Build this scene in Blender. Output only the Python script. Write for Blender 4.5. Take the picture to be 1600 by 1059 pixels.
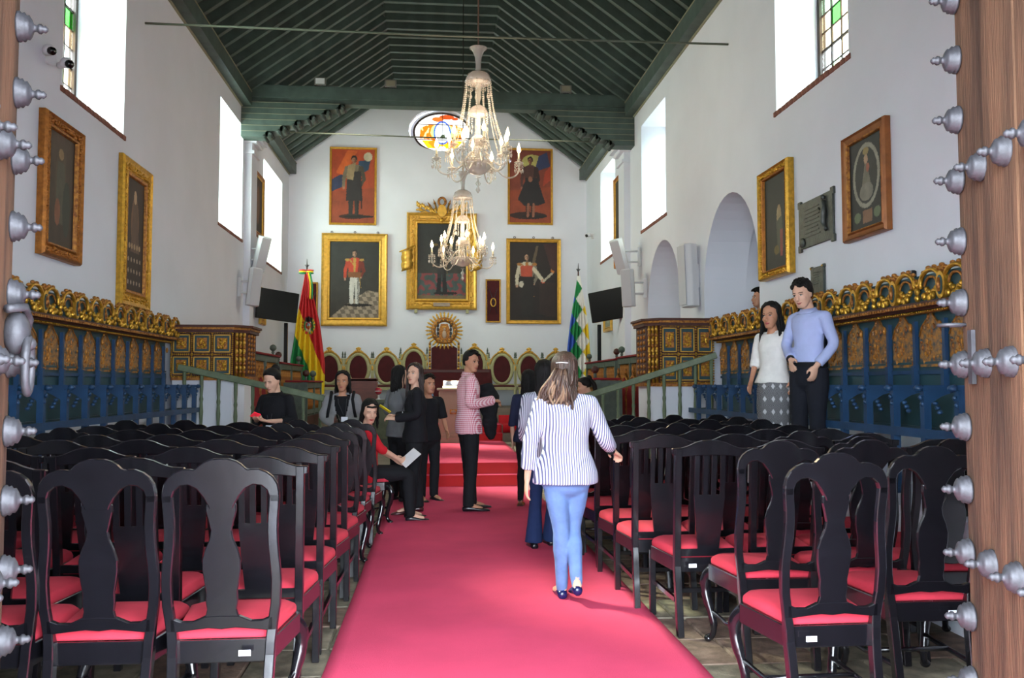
import bpy, bmesh, math, random
from math import sin, cos, pi, sqrt, radians as R
from mathutils import Vector as V, Matrix as Mx, noise
random.seed(7)
S = bpy.context.scene
COL = S.collection
for o in list(bpy.data.objects): bpy.data.objects.remove(o)
# ---------------------------------------------------------------- camera, sky, light, exposure
FPX, CH = 1350.0, 1.42
cam = bpy.data.cameras.new('camera'); camo = bpy.data.objects.new('camera', cam); COL.objects.link(camo)
cam.sensor_width = 36.0; cam.lens = 36.0 * FPX / 1600; cam.clip_start = .05; cam.clip_end = 200
YAW, PIT = math.atan(122 / FPX), math.atan(70.5 / FPX)
camo.location = (0, 0, CH); camo.rotation_euler = (pi / 2 + PIT, 0, -YAW)
S.camera = camo
W = bpy.data.worlds.new('sky'); S.world = W; W.use_nodes = True
bgn = W.node_tree.nodes['Background']; bgn.inputs[0].default_value = (.80, .90, 1.0, 1); bgn.inputs[1].default_value = 17.0
def area(name, loc, rot, sx, sy, power, col=(1, 1, 1), portal=False):
    l = bpy.data.lights.new(name, 'AREA'); l.shape = 'RECTANGLE'; l.size = sx; l.size_y = sy; l.energy = power; l.color = col
    l.cycles.is_portal = portal
    o = bpy.data.objects.new(name, l); COL.objects.link(o); o.location = loc; o.rotation_euler = rot; return o
sunl = bpy.data.lights.new('sun', 'SUN'); sunl.energy = 17.0; sunl.angle = R(9); sunl.color = (1, .98, .96)
suno = bpy.data.objects.new('sun', sunl); COL.objects.link(suno); suno.rotation_euler = V((5.0, -3.6, -5.0)).to_track_quat('-Z', 'Y').to_euler()
S.view_settings.view_transform = 'Standard'; S.view_settings.look = 'None'
S.view_settings.exposure = 1.0; S.view_settings.gamma = 1.0; S.view_settings.use_curve_mapping = False
S.cycles.max_bounces = 10; S.cycles.diffuse_bounces = 5; S.cycles.glossy_bounces = 3; S.cycles.transparent_max_bounces = 12
S.cycles.transmission_bounces = 4; S.cycles.caustics_reflective = False; S.cycles.caustics_refractive = False
S.cycles.sample_clamp_indirect = 8.0
XL, XR, YE, ZW = -3.5, 3.75, 21.0, 6.7            # room planes, metres
WL = ((8.35, 9.97, 4.22, 6.3), (14.3, 16.0, 4.05, 6.13), (17.9, 20.1, 3.98, 6.05))
WR = ((7.42, 9.09, 4.42, 6.35), (13.63, 15.28, 4.2, 6.12), (17.56, 19.15, 4.17, 6.2))
for i, (a, b, c, d) in enumerate(WL): area('daylight_opening', (XL - .62, (a + b) / 2, (c + d) / 2), (0, -pi / 2, 0), d - c, b - a, 1, portal=True)
for i, (a, b, c, d) in enumerate(WR): area('daylight_opening', (XR + .62, (a + b) / 2, (c + d) / 2), (0, pi / 2, 0), d - c, b - a, 1, portal=True)
area('daylight_opening', (.2, .3, 1.6), (pi / 2, 0, 0), 2.3, 3.2, 1, portal=True)

# ---------------------------------------------------------------- materials
MATS = {}
def lin(c):
    if isinstance(c, str):
        c = tuple(int(c[i:i + 2], 16) / 255 for i in (0, 2, 4))
    return tuple(x / 12.92 if x <= .04045 else ((x + .055) / 1.055) ** 2.4 for x in c)
def mat(name, col, rough=.6, metal=0.0, var=0.0, scale=6.0, bump=0.0, bscale=30.0, col2=None, spec=.5, stretch=None, sheen=0, coat=0, emit=None, es=1.0):
    if name in MATS: return MATS[name]
    m = bpy.data.materials.new(name); m.use_nodes = True; nt = m.node_tree; b = nt.nodes['Principled BSDF']
    c = lin(col); b.inputs['Base Color'].default_value = (*c, 1); b.inputs['Roughness'].default_value = rough
    b.inputs['Metallic'].default_value = metal; b.inputs['Specular IOR Level'].default_value = spec
    if sheen: b.inputs['Sheen Weight'].default_value = sheen
    if coat: b.inputs['Coat Weight'].default_value = coat; b.inputs['Coat Roughness'].default_value = .12
    if emit: b.inputs['Emission Color'].default_value = (*lin(emit), 1); b.inputs['Emission Strength'].default_value = es
    if var or col2 or bump:
        tc = nt.nodes.new('ShaderNodeTexCoord'); mp = nt.nodes.new('ShaderNodeMapping'); nt.links.new(tc.outputs['Object'], mp.inputs[0])
        if stretch: mp.inputs['Scale'].default_value = stretch
    if var or col2:
        n = nt.nodes.new('ShaderNodeTexNoise'); n.inputs['Scale'].default_value = scale; n.inputs['Detail'].default_value = 5
        nt.links.new(mp.outputs[0], n.inputs[0]); r = nt.nodes.new('ShaderNodeValToRGB'); nt.links.new(n.outputs[0], r.inputs[0])
        c2 = lin(col2) if col2 else tuple(x * (1 - var) for x in c)
        r.color_ramp.elements[0].position = .35; r.color_ramp.elements[0].color = (*c2, 1)
        r.color_ramp.elements[1].position = .65; r.color_ramp.elements[1].color = (*c, 1)
        nt.links.new(r.outputs[0], b.inputs['Base Color'])
    if bump:
        n2 = nt.nodes.new('ShaderNodeTexNoise'); n2.inputs['Scale'].default_value = bscale; n2.inputs['Detail'].default_value = 6
        nt.links.new(mp.outputs[0], n2.inputs[0]); bp = nt.nodes.new('ShaderNodeBump'); bp.inputs['Strength'].default_value = bump; bp.inputs['Distance'].default_value = .01
        nt.links.new(n2.outputs[0], bp.inputs['Height']); nt.links.new(bp.outputs[0], b.inputs['Normal'])
    MATS[name] = m; return m
def paintmat(name, emit=0.0, rough=.5, trans=False):
    if name in MATS: return MATS[name]
    m = bpy.data.materials.new(name); m.use_nodes = True; nt = m.node_tree; b = nt.nodes['Principled BSDF']
    a = nt.nodes.new('ShaderNodeVertexColor'); a.layer_name = 'Col'; nt.links.new(a.outputs[0], b.inputs['Base Color'])
    b.inputs['Roughness'].default_value = rough
    if emit: nt.links.new(a.outputs[0], b.inputs['Emission Color']); b.inputs['Emission Strength'].default_value = emit
    MATS[name] = m; return m
def glassmat(name, col, alpha=.75, rough=.05):
    m = bpy.data.materials.new(name); m.use_nodes = True; nt = m.node_tree
    for n in list(nt.nodes):
        if n.type != 'OUTPUT_MATERIAL': nt.nodes.remove(n)
    o = nt.nodes['Material Output']; mx = nt.nodes.new('ShaderNodeMixShader'); t = nt.nodes.new('ShaderNodeBsdfTransparent'); g = nt.nodes.new('ShaderNodeBsdfGlossy')
    t.inputs[0].default_value = (*lin(col), 1); g.inputs[1].default_value = rough; mx.inputs[0].default_value = 1 - alpha
    nt.links.new(t.outputs[0], mx.inputs[1]); nt.links.new(g.outputs[0], mx.inputs[2]); nt.links.new(mx.outputs[0], o.inputs[0]); MATS[name] = m; return m
def pattern(name, kind, c1, c2, sc, rough=.8):
    m = bpy.data.materials.new(name); m.use_nodes = True; nt = m.node_tree; b = nt.nodes['Principled BSDF']; b.inputs['Roughness'].default_value = rough
    tc = nt.nodes.new('ShaderNodeTexCoord'); sp = nt.nodes.new('ShaderNodeSeparateXYZ'); nt.links.new(tc.outputs['Object'], sp.inputs[0])
    def mth(op, a, v=None, bb=None):
        n = nt.nodes.new('ShaderNodeMath'); n.operation = op; nt.links.new(a, n.inputs[0])
        if v is not None: n.inputs[1].default_value = v
        if bb is not None: nt.links.new(bb, n.inputs[1])
        return n.outputs[0]
    def stripe(a, duty=.5): return mth('GREATER_THAN', mth('FRACT', mth('MULTIPLY', a, sc)), duty)
    mx = nt.nodes.new('ShaderNodeMixRGB'); mx.inputs[1].default_value = (*lin(c1), 1); mx.inputs[2].default_value = (*lin(c2), 1)
    if kind == 'stripe':
        ax = mth('ADD', sp.outputs[0], None, mth('MULTIPLY', sp.outputs[1], .12)); f = stripe(ax, .58)
    elif kind == 'gingham':
        ax = mth('ADD', sp.outputs[0], None, sp.outputs[1]); f = mth('MULTIPLY', mth('ADD', stripe(ax, .5), None, stripe(sp.outputs[2], .5)), .5)
    else:                                             # diamond print
        ax = mth('ADD', sp.outputs[0], None, sp.outputs[1])
        u = mth('ABSOLUTE', mth('SUBTRACT', mth('FRACT', mth('MULTIPLY', ax, sc)), .5)); v = mth('ABSOLUTE', mth('SUBTRACT', mth('FRACT', mth('MULTIPLY', sp.outputs[2], sc * .8)), .5))
        d = mth('ADD', u, None, v); f1 = mth('LESS_THAN', d, .24); f2 = mth('GREATER_THAN', mth('FRACT', mth('MULTIPLY', d, 9.0)), .62)
        f = mth('MAXIMUM', mth('MULTIPLY', f1, .8), None, mth('MULTIPLY', f2, .5))
    nt.links.new(f, mx.inputs[0]); nt.links.new(mx.outputs[0], b.inputs['Base Color']); MATS[name] = m; return m
WHITE = mat('lime_plaster', 'e0e3ec', .9, var=.05, scale=1.2, bump=.12, bscale=14)
GREEN = mat('green_beam_paint', '4a5a53', .55, var=.3, scale=5, bump=.1)
GREEND = mat('dark_green_boards', '25312d', .7, var=.3, scale=4)
BLUE = mat('blue_stall_paint', '1f4266', .45, var=.3, scale=7, bump=.1)
BLUEG = mat('blue_green_panel_paint', '24474f', .5, var=.2, scale=5)
GOLD = mat('gilding', 'd9a53c', .33, .7, var=.35, scale=22, bump=.5, bscale=70)
GOLDB = mat('bright_gold_frame', 'e2b04a', .36, .45, var=.25, scale=14, bump=.3, bscale=60)
GOLDD = mat('worn_gilding', 'bd8136', .45, .5, scale=30, bump=.6, bscale=60, col2='7d4822')
GOLDO = mat('ochre_gilding', 'c08436', .48, .3, scale=26, bump=.5, bscale=60, col2='3c4a52')
REDWOOD = mat('red_brown_wood', '4a1f16', .5, var=.3, scale=9)
DOORW = mat('old_door_wood', '5c412f', .9, scale=2.2, bump=.5, bscale=18, col2='35241a', spec=.25, stretch=(6, 6, .55))
IRON = mat('grey_iron_boss', '47464b', .55, .4, var=.35, scale=25, bump=.3)
BLACK = mat('black_lacquer', '121116', .24, 0, var=.35, scale=8, coat=.5, bump=.05)
REDV = mat('red_velvet_seat', 'c63044', .9, 0, var=.12, scale=9)
DRED = mat('dark_red_velvet', '4a0f16', .9, 0, var=.25, scale=8)
MRED = mat('crimson_desk_velvet', '861a22', .9, 0, var=.2, scale=8)
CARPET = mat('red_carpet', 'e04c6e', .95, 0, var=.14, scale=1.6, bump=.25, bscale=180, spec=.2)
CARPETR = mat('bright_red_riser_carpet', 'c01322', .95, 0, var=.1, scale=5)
STONE = mat('worn_floor_stone', '8f8672', .7, col2='5c5547', scale=3.5, bump=.5, bscale=25)
STONE2 = mat('reddish_floor_stone', '8a7464', .7, col2='5f4c40', scale=5, bump=.5, bscale=25)
DAIS = mat('dais_stone', '857a6c', .7, var=.25, scale=5, bump=.3)
PINKST = mat('pinkish_lectern_stone', 'a3907f', .7, var=.15, scale=4)
CREAM = mat('cream_green_paint', 'aaa878', .5, var=.2, scale=14)
SAGE = mat('sage_green_paint', '68765a', .55, var=.28, scale=12, bump=.15)
SAGED = mat('grey_green_desk_paint', '57645a', .55, var=.3, scale=12)
BRICK = mat('old_brick', '8d5a4b', .85, var=.35, scale=12, bump=.3)
MORTAR = mat('brick_mortar', 'b1a698', .9)
TVB = mat('black_screen', '07080a', .22)
PLASW = mat('white_plastic', 'd0d0d2', .45)
BRONZE = mat('bronze_plaque', '5b5f5b', .5, .6, var=.4, scale=18, bump=.6, bscale=40)
LEAD = mat('dark_lead', '3a2c26', .6)
SKIN = mat('tan_skin', 'b98468', .55, var=.08, scale=20, spec=.35)
SKINL = mat('light_skin', 'd0a48c', .55, var=.08, scale=20, spec=.35)
HAIR = mat('black_hair', '0f0c0c', .55, spec=.25, var=.4, scale=30, stretch=(6, 6, .7), bump=.5, bscale=60)
HAIRB = mat('brown_wavy_hair', '4e382e', .42, col2='352419', scale=9, stretch=(4, 4, .8), bump=.5, bscale=50)
HAIRT = mat('blonde_hair_tips', '9b7f62', .45, col2='5a4233', scale=9, stretch=(4, 4, .8), bump=.5, bscale=50)
def crystal(name, col, tr, rough):
    m = bpy.data.materials.new(name); m.use_nodes = True; nt = m.node_tree; b = nt.nodes['Principled BSDF']; b.inputs['Base Color'].default_value = (*lin(col), 1)
    b.inputs['Roughness'].default_value = rough; b.inputs['Specular IOR Level'].default_value = .9; b.inputs['Alpha'].default_value = 1 - tr; MATS[name] = m; return m
CRYS = crystal('crystal', 'c9c0b4', .55, .08)
CRYSM = crystal('milky_crystal', 'b8aca8', .45, .2)
# ---------------------------------------------------------------- mesh kit
def Tm(loc=(0, 0, 0), rz=0, rx=0, ry=0, sc=1):
    return Mx.Translation(loc) @ Mx.Rotation(rz, 4, 'Z') @ Mx.Rotation(ry, 4, 'Y') @ Mx.Rotation(rx, 4, 'X') @ Mx.Diagonal((sc, sc, sc, 1)) if not isinstance(sc, tuple) else Mx.Translation(loc) @ Mx.Rotation(rz, 4, 'Z') @ Mx.Rotation(ry, 4, 'Y') @ Mx.Rotation(rx, 4, 'X') @ Mx.Diagonal((*sc, 1))
class M:
    def __init__(s): s.v = []; s.f = []; s.m = []; s.mats = []; s.sm = []
    def mi(s, m):
        if m not in s.mats: s.mats.append(m)
        return s.mats.index(m)
    def add(s, vs, fs, m, T=None, smooth=False):
        n = len(s.v); i = s.mi(m)
        s.v += [tuple(T @ V(p)) for p in vs] if T else [tuple(p) for p in vs]
        for f in fs: s.f.append([n + k for k in f]); s.m.append(i); s.sm.append(smooth)
        return s
    def box(s, c, d, m, T=None, b=0):
        x, y, z = (k / 2 for k in d); cx, cy, cz = c
        if b:
            # chamfered vertical-less cheap bevel: inset top and bottom
            vs = []
            for zz, e in ((-z, b), (-z + b, 0), (z - b, 0), (z, b)):
                for sx, sy in ((-1, -1), (1, -1), (1, 1), (-1, 1)): vs.append((cx + sx * (x - e), cy + sy * (y - e), cz + zz))
            fs = [(3, 2, 1, 0), (12, 13, 14, 15)]
            for r in range(3):
                for k in range(4): fs.append((r * 4 + k, r * 4 + (k + 1) % 4, r * 4 + 4 + (k + 1) % 4, r * 4 + 4 + k))
            return s.add(vs, fs, m, T)
        vs = [(cx + a * x, cy + bb * y, cz + cc * z) for cc in (-1, 1) for bb in (-1, 1) for a in (-1, 1)]
        return s.add(vs, [(0, 2, 3, 1), (4, 5, 7, 6), (0, 1, 5, 4), (2, 6, 7, 3), (0, 4, 6, 2), (1, 3, 7, 5)], m, T)
    def rings(s, rs, m, T=None, cap=True, smooth=True, closed=False):
        n = len(rs[0]); vs = [p for r in rs for p in r]; fs = []
        L = len(rs)
        for i in range(L - 1 + (1 if closed else 0)):
            a = i * n; b = ((i + 1) % L) * n
            for k in range(n): fs.append((a + k, a + (k + 1) % n, b + (k + 1) % n, b + k))
        if cap and not closed: fs.append(tuple(range(n))[::-1]); fs.append(tuple(range((L - 1) * n, L * n)))
        return s.add(vs, fs, m, T, smooth)
    def lathe(s, prof, m, T=None, n=12, smooth=True, sx=1, sy=1):
        return s.rings([[(r * cos(2 * pi * k / n) * sx, r * sin(2 * pi * k / n) * sy, z) for k in range(n)] for r, z in prof], m, T, smooth=smooth)
    def tube(s, pts, rad, m, T=None, n=8, smooth=True, flat=1.0, up=None):
        pts = [V(p) for p in pts]; L = len(pts)
        rad = rad if isinstance(rad, (list, tuple)) else [rad] * L; rs = []
        ref = V(up) if up else None
        for i, p in enumerate(pts):
            d = (pts[min(i + 1, L - 1)] - pts[max(i - 1, 0)]).normalized()
            if ref is None:
                ref = V((0, 0, 1)) if abs(d.z) < .8 else V((0, 1, 0))
            a = d.cross(ref)
            if a.length < 1e-4: a = d.cross(V((1, 0, 0)))
            a.normalize(); b = a.cross(d).normalized()
            if not up: ref = b
            rs.append([tuple(p + a * (rad[i] * cos(2 * pi * k / n)) + b * (rad[i] * flat * sin(2 * pi * k / n))) for k in range(n)])
        return s.rings(rs, m, T, smooth=smooth)
    def ball(s, c, r, m, T=None, n=10, h=6):
        r = r if isinstance(r, tuple) else (r, r, r); rs = []
        for j in range(h + 1):
            a = -pi / 2 + pi * (j + .001 if j == 0 else j - .001 if j == h else j) / h
            q = max(cos(a), .02)
            rs.append([(c[0] + r[0] * q * cos(2 * pi * k / n), c[1] + r[1] * q * sin(2 * pi * k / n), c[2] + r[2] * sin(a)) for k in range(n)])
        return s.rings(rs, m, T)
    def prism(s, poly, y0, y1, m, T=None, smooth=False):
        # polygon in XZ, extruded along Y ; triangulated caps via ngon
        n = len(poly); vs = [(x, y0, z) for x, z in poly] + [(x, y1, z) for x, z in poly]
        fs = [tuple(range(n)), tuple(range(2 * n - 1, n - 1, -1))] + [(k, n + k, n + (k + 1) % n, (k + 1) % n) for k in range(n)]
        return s.add(vs, fs, m, T, smooth)
    def map(s, fn): s.v = [tuple(fn(*p)) for p in s.v]; return s
    def mesh(s, name):
        me = bpy.data.meshes.new(name); me.from_pydata(s.v, [], s.f)
        for m in s.mats: me.materials.append(m)
        me.polygons.foreach_set('material_index', s.m); me.polygons.foreach_set('use_smooth', s.sm); me.update()
        bm = bmesh.new(); bm.from_mesh(me); bmesh.ops.recalc_face_normals(bm, faces=bm.faces)
        ng = [f for f in bm.faces if len(f.verts) > 5]
        if ng: bmesh.ops.triangulate(bm, faces=ng)
        bm.to_mesh(me); bm.free(); return me
    def build(s, name, parent=None, label=None, cat=None, group=None, kind=None, T=None, bevel=0, seg=1):
        o = bpy.data.objects.new(name, s.mesh(name)); COL.objects.link(o); o.parent = parent
        if T is not None: o.matrix_local = T
        if bevel:
            b = o.modifiers.new('b', 'BEVEL'); b.width = bevel; b.segments = seg; b.limit_method = 'ANGLE'; b.angle_limit = R(40)
        return tag(o, label, cat, group, kind)
def tag(o, label=None, cat=None, group=None, kind=None):
    for k, v in (('label', label), ('category', cat), ('group', group), ('kind', kind)):
        if v: o[k] = v
    return o
def empty(name, loc=(0, 0, 0), rz=0, label=None, cat=None, group=None, kind=None, parent=None):
    o = bpy.data.objects.new(name, None); COL.objects.link(o); o.location = loc; o.rotation_euler = (0, 0, rz); o.parent = parent
    return tag(o, label, cat, group, kind)
KIDS = {}
def copy_tree(o, parent=None, loc=None, rz=None, label=None, group=None):
    def rec(a, p):
        c = a.copy(); COL.objects.link(c); c.parent = p
        for ch in KIDS.get(a.name) or KIDS.setdefault(a.name, [x for x in bpy.data.objects if x.parent == a]): rec(ch, c)
        return c
    c = rec(o, parent)
    if loc is not None: c.location = loc
    if rz is not None: c.rotation_euler = (0, 0, rz)
    if label: c['label'] = label
    if group: c['group'] = group
    return c
def put(me, name, parent, T, label=None, kind=None):
    o = bpy.data.objects.new(name, me); COL.objects.link(o); o.parent = parent; o.matrix_local = T
    return tag(o, label, kind=kind)
def smoothstep(a, b, x):
    t = max(0, min(1, (x - a) / (b - a))); return t * t * (3 - 2 * t)
def interp(tab, x):
    if x <= tab[0][0]: return tab[0][1]
    for (a, va), (b, vb) in zip(tab, tab[1:]):
        if x <= b: t = (x - a) / (b - a); return va + (vb - va) * t
    return tab[-1][1]
def spline(pts, n=6):
    # Catmull-Rom through points (any dimension)
    P = [V(p) for p in pts]; out = []
    for i in range(len(P) - 1):
        p0, p1, p2, p3 = P[max(i - 1, 0)], P[i], P[i + 1], P[min(i + 2, len(P) - 1)]
        for k in range(n):
            t = k / n; out.append(.5 * ((2 * p1) + (p2 - p0) * t + (2 * p0 - 5 * p1 + 4 * p2 - p3) * t * t + (3 * p1 - p0 - 3 * p2 + p3) * t ** 3))
    out.append(P[-1]); return out
# ---------------------------------------------------------------- setting: walls with openings
def arch(y0, y1, z0, zt, n=20):
    r = (y1 - y0) / 2; c = (y0 + y1) / 2; zs = zt - r * 1.15
    return [(y0, z0), (y1, z0)] + [(c + r * cos(pi * k / n), zs + r * 1.15 * sin(pi * k / n)) for k in range(n + 1)]
def rect(a, b, c, d): return [(a, c), (b, c), (b, d), (a, d)]
def plate(name, outer, holes, th, T, m=WHITE, label=None):
    cu = bpy.data.curves.new(name, 'CURVE'); cu.dimensions = '2D'; cu.fill_mode = 'BOTH'; cu.extrude = th / 2
    for poly in [outer] + holes:
        sp = cu.splines.new('POLY'); sp.points.add(len(poly) - 1); sp.use_cyclic_u = True
        for p, q in zip(sp.points, poly): p.co = (q[0], q[1], 0, 1)
    tmp = bpy.data.objects.new(name, cu); COL.objects.link(tmp); dg = bpy.context.evaluated_depsgraph_get()
    me = bpy.data.meshes.new_from_object(tmp.evaluated_get(dg)); bpy.data.objects.remove(tmp)
    me.materials.clear(); me.materials.append(m); me.transform(T)
    for p in me.polygons: p.use_smooth = False
    o = bpy.data.objects.new(name, me); COL.objects.link(o); return tag(o, label, kind='structure')
TH = .6
# (u,v) -> (x=X0, y=u, z=v)
TS = lambda x: Mx(((0, 0, 1, x), (1, 0, 0, 0), (0, 1, 0, 0), (0, 0, 0, 1)))
TF = lambda y: Mx(((1, 0, 0, 0), (0, 0, 1, y), (0, 1, 0, 0), (0, 0, 0, 1)))
wall_left = plate('wall_left', rect(1.45, YE, 0, ZW + .2), [rect(*w) for w in WL], TH, TS(XL - TH / 2))
NI = ((9.66, 11.7, .9, 3.86), (12.88, 14.9, 2.2, 3.79))
wall_right = plate('wall_right', rect(1.45, YE, 0, ZW + .2), [rect(*w) for w in WR] + [arch(*n) for n in NI], TH, TS(XR + TH / 2))
OV = (.12, 7.66, .76, .53)
oval = lambda s, n=40: [(OV[0] + OV[2] * s * cos(2 * pi * k / n), OV[1] + OV[3] * s * sin(2 * pi * k / n)) for k in range(n)]
wall_end = plate('wall_back', [(XL - TH, 0), (XR + TH, 0), (XR + TH, ZW), (1.17 + .6, 9.2), (-.95 - .6, 9.2), (XL - TH, ZW)], [oval(1.0)], .5, TF(YE + .25))
wall_front = plate('wall_front', rect(XL - TH, XR + TH, 0, 9.4), [rect(-.95, 1.36, -.5, 3.15)], .6, TF(1.15))
# niche recess behind the right wall
m = M()
for (a, b, c, d) in NI:
    x0, x1 = XR + TH, XR + TH + .35
    m.box((x1 + .05, (a + b) / 2, (c + d) / 2), (.1, b - a + .4, d - c + .4), WHITE)
    m.box(((x0 + x1) / 2, a - .1, (c + d) / 2), (x1 - x0, .2, d - c + .2), WHITE); m.box(((x0 + x1) / 2, b + .1, (c + d) / 2), (x1 - x0, .2, d - c + .2), WHITE)
    m.box(((x0 + x1) / 2, (a + b) / 2, c - .05), (x1 - x0, b - a, .1), WHITE); m.box(((x0 + x1) / 2, (a + b) / 2, d + .05), (x1 - x0, b - a + .2, .1), WHITE)
m.build('wall_niche', kind='structure')
# brick edging of the sills
bk = M().box((0, 0, 0), (.12, .085, .05), BRICK).mesh('brick')
def brick_sill(par, x, a, b, z, sgn):
    n = int((b - a + .1) / .1)
    for i in range(n):
        put(bk, 'brick', par, Mx.Translation((x - sgn * .0 + sgn * .045 + random.uniform(-.004, .004), a - .05 + (i + .5) * (b - a + .1) / n, z - .026)) @ Mx.Rotation(random.uniform(-.03, .03), 4, 'X'))
for w in WL: brick_sill(wall_left, XL, w[0], w[1], w[2], -1)
for w in WR: brick_sill(wall_right, XR, w[0], w[1], w[2], 1)
brick_sill(wall_right, XR, NI[1][0], NI[1][1], NI[1][2], 1)
# windows: wood frame, lead grid, panes
GC = [glassmat('window_glass_clear', 'eef4f0', .9), glassmat('window_glass_green', '62a85a', .9), glassmat('window_glass_pale', 'c9d8c4', .9), glassmat('window_glass_cream', 'e6dcc4', .9)]
pane_me = [M().box((0, 0, 0), (.006, 1, 1), g).mesh('pane') for g in GC]
def window(n, x, w, cols):
    a, b, c, d = w; root = empty('window_%d' % n, (x, (a + b) / 2, c), kind='structure')
    hy, hz = (b - a) / 2, d - c; f = M()
    for s in (-1, 1): f.box((0, s * (hy - .03), hz / 2), (.07, .06, hz), LEAD)
    f.box((0, 0, .03), (.07, 2 * hy, .06), LEAD); f.box((0, 0, hz - .03), (.07, 2 * hy, .06), LEAD); f.build('window_frame', root)
    nr = 9; pw, ph = (2 * hy - .12) / cols, (hz - .12) / nr; g = M()
    for i in range(1, cols): g.box((0, -hy + .06 + i * pw, hz / 2), (.018, .014 if i % 3 else .03, hz - .1), LEAD)
    for j in range(1, nr): g.box((0, 0, .06 + j * ph), (.018, 2 * hy - .1, .014 if j % 3 else .03), LEAD)
    g.build('lead_bars', root)
    rnd = random.Random(n)
    for i in range(cols):
        for j in range(nr):
            k = rnd.choice((0, 0, 0, 1, 2, 3, 3))
            put(pane_me[k], 'pane', root, Mx.Translation((0, -hy + .06 + (i + .5) * pw, .06 + (j + .5) * ph)) @ Mx.Diagonal((1, pw - .008, ph - .008, 1)))
for i, w in enumerate(WL): window(i + 1, XL - .56, w, 7)
for i, w in enumerate(WR): window(i + 4, XR + .52, w, 7)
# ---------------------------------------------------------------- floor, platforms, steps
M().box(((XL + XR) / 2, 10.8, -.15), (8.6, 21.0, .24), STONE).build('floor', kind='structure')
floor = bpy.data.objects['floor']
fr = random.Random(3)
fl_me = [M().box((0, 0, 0), (1, 1, .03), mm, b=.012).mesh('flagstone') for mm in (STONE, STONE, STONE2)]
y = 2.6; r = 0
while y < 11.9:
    d = .44; xx = -3.4 + (.2 if r % 2 else 0)
    while xx < 3.7:
        w_ = fr.uniform(.42, .6)
        if not (-.35 < xx and xx + w_ < 1.2) and -2.9 < xx < 3.1:
            put(fl_me[fr.randrange(3)], 'flagstone', floor, Mx.Translation((xx + w_ / 2, y + d / 2, -.017 + fr.uniform(-.003, .002))) @ Mx.Diagonal((w_ - .012, d - .012, 1, 1)))
        xx += w_
    y += d; r += 1
M().box((8.6, 11, 3.0), (.4, 24, 8.4), mat('neighbour_wall', '8e9298', .9, var=.2, scale=1)).build('exterior_wall', kind='structure')  # unseen wall added outside to dim the right-hand windows
M().box((0, -4, -.3), (30, 9.7, .1), mat('street_paving', '9a958c', .8, var=.2, scale=2)).build('ground', kind='structure')
M().box(((XL - 2.75) / 2, 7.4, .325), (-2.75 - XL, 9.0, .65), WHITE).build('stall_platform', kind='structure', label='white raised platform under the stalls at the left wall')
M().box(((XR + 2.97) / 2, 7.4, .325), (XR - 2.97, 9.0, .65), WHITE).build('stall_platform', kind='structure', label='white raised platform under the stalls at the right wall')
W_ = XR - XL; XC = (XL + XR) / 2
for k, (y0, h) in enumerate(((12.0, .15), (12.22, .3), (16.9, .45), (17.12, .6), (18.15, .75), (18.35, .9))):
    M().box((XC, (y0 + YE) / 2, h - .075), (W_, YE - y0, .15), DAIS).build('floor_step_%d' % (k + 1), kind='structure')
    hs = .15
# carpet: one runner draped over the steps
def carpet(name, prof, x0, x1, label, cat='carpet'):
    m = M(); nx = 26
    P = []
    for (y, z, mt) in prof: P.append((y, z, mt))
    vs = []; fs = {CARPET: [], CARPETR: []}
    for j, (y, z, mt) in enumerate(P):
        for i in range(nx + 1):
            x = x0 + (x1 - x0) * i / nx
            wz = .004 * noise.noise(V((x * 1.5, y * 1.2, 0))) + .003 * sin(x * 2 + y * 7) * noise.noise(V((x, y * .7, 3)))
            vs.append((x + .008 * noise.noise(V((y, x0, 1))), y, z + max(wz, -.004)))
    for j in range(len(P) - 1):
        for i in range(nx):
            a = j * (nx + 1) + i; fs[P[j + 1][2]].append((a, a + 1, a + nx + 2, a + nx + 1))
    n0 = len(m.v); m.add(vs, [], CARPET)
    for mt in fs:
        i = m.mi(mt)
        for f in fs[mt]: m.f.append(list(f)); m.m.append(i); m.sm.append(True)
    o = m.build(name); s = o.modifiers.new('s', 'SOLIDIFY'); s.thickness = .008; s.offset = 1
    return tag(o, label, cat)
C, Rr = CARPET, CARPETR
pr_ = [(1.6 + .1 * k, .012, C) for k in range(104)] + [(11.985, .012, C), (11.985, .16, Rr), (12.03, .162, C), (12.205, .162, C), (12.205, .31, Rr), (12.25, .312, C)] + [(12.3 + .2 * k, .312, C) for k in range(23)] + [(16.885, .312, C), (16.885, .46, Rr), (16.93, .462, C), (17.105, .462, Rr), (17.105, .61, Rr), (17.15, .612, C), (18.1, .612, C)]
carpet('red_carpet', pr_, -.53, 1.34, 'long red carpet runner down the aisle and over the steps')
carpet('dais_carpet', [(17.105, .462, Rr), (17.105, .612, Rr), (17.15, .614, Rr), (18.135, .614, Rr), (18.135, .762, Rr), (18.2, .764, Rr)], 1.36, 3.2, 'dark red carpet on the upper dais step in front of the throne chairs')
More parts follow.
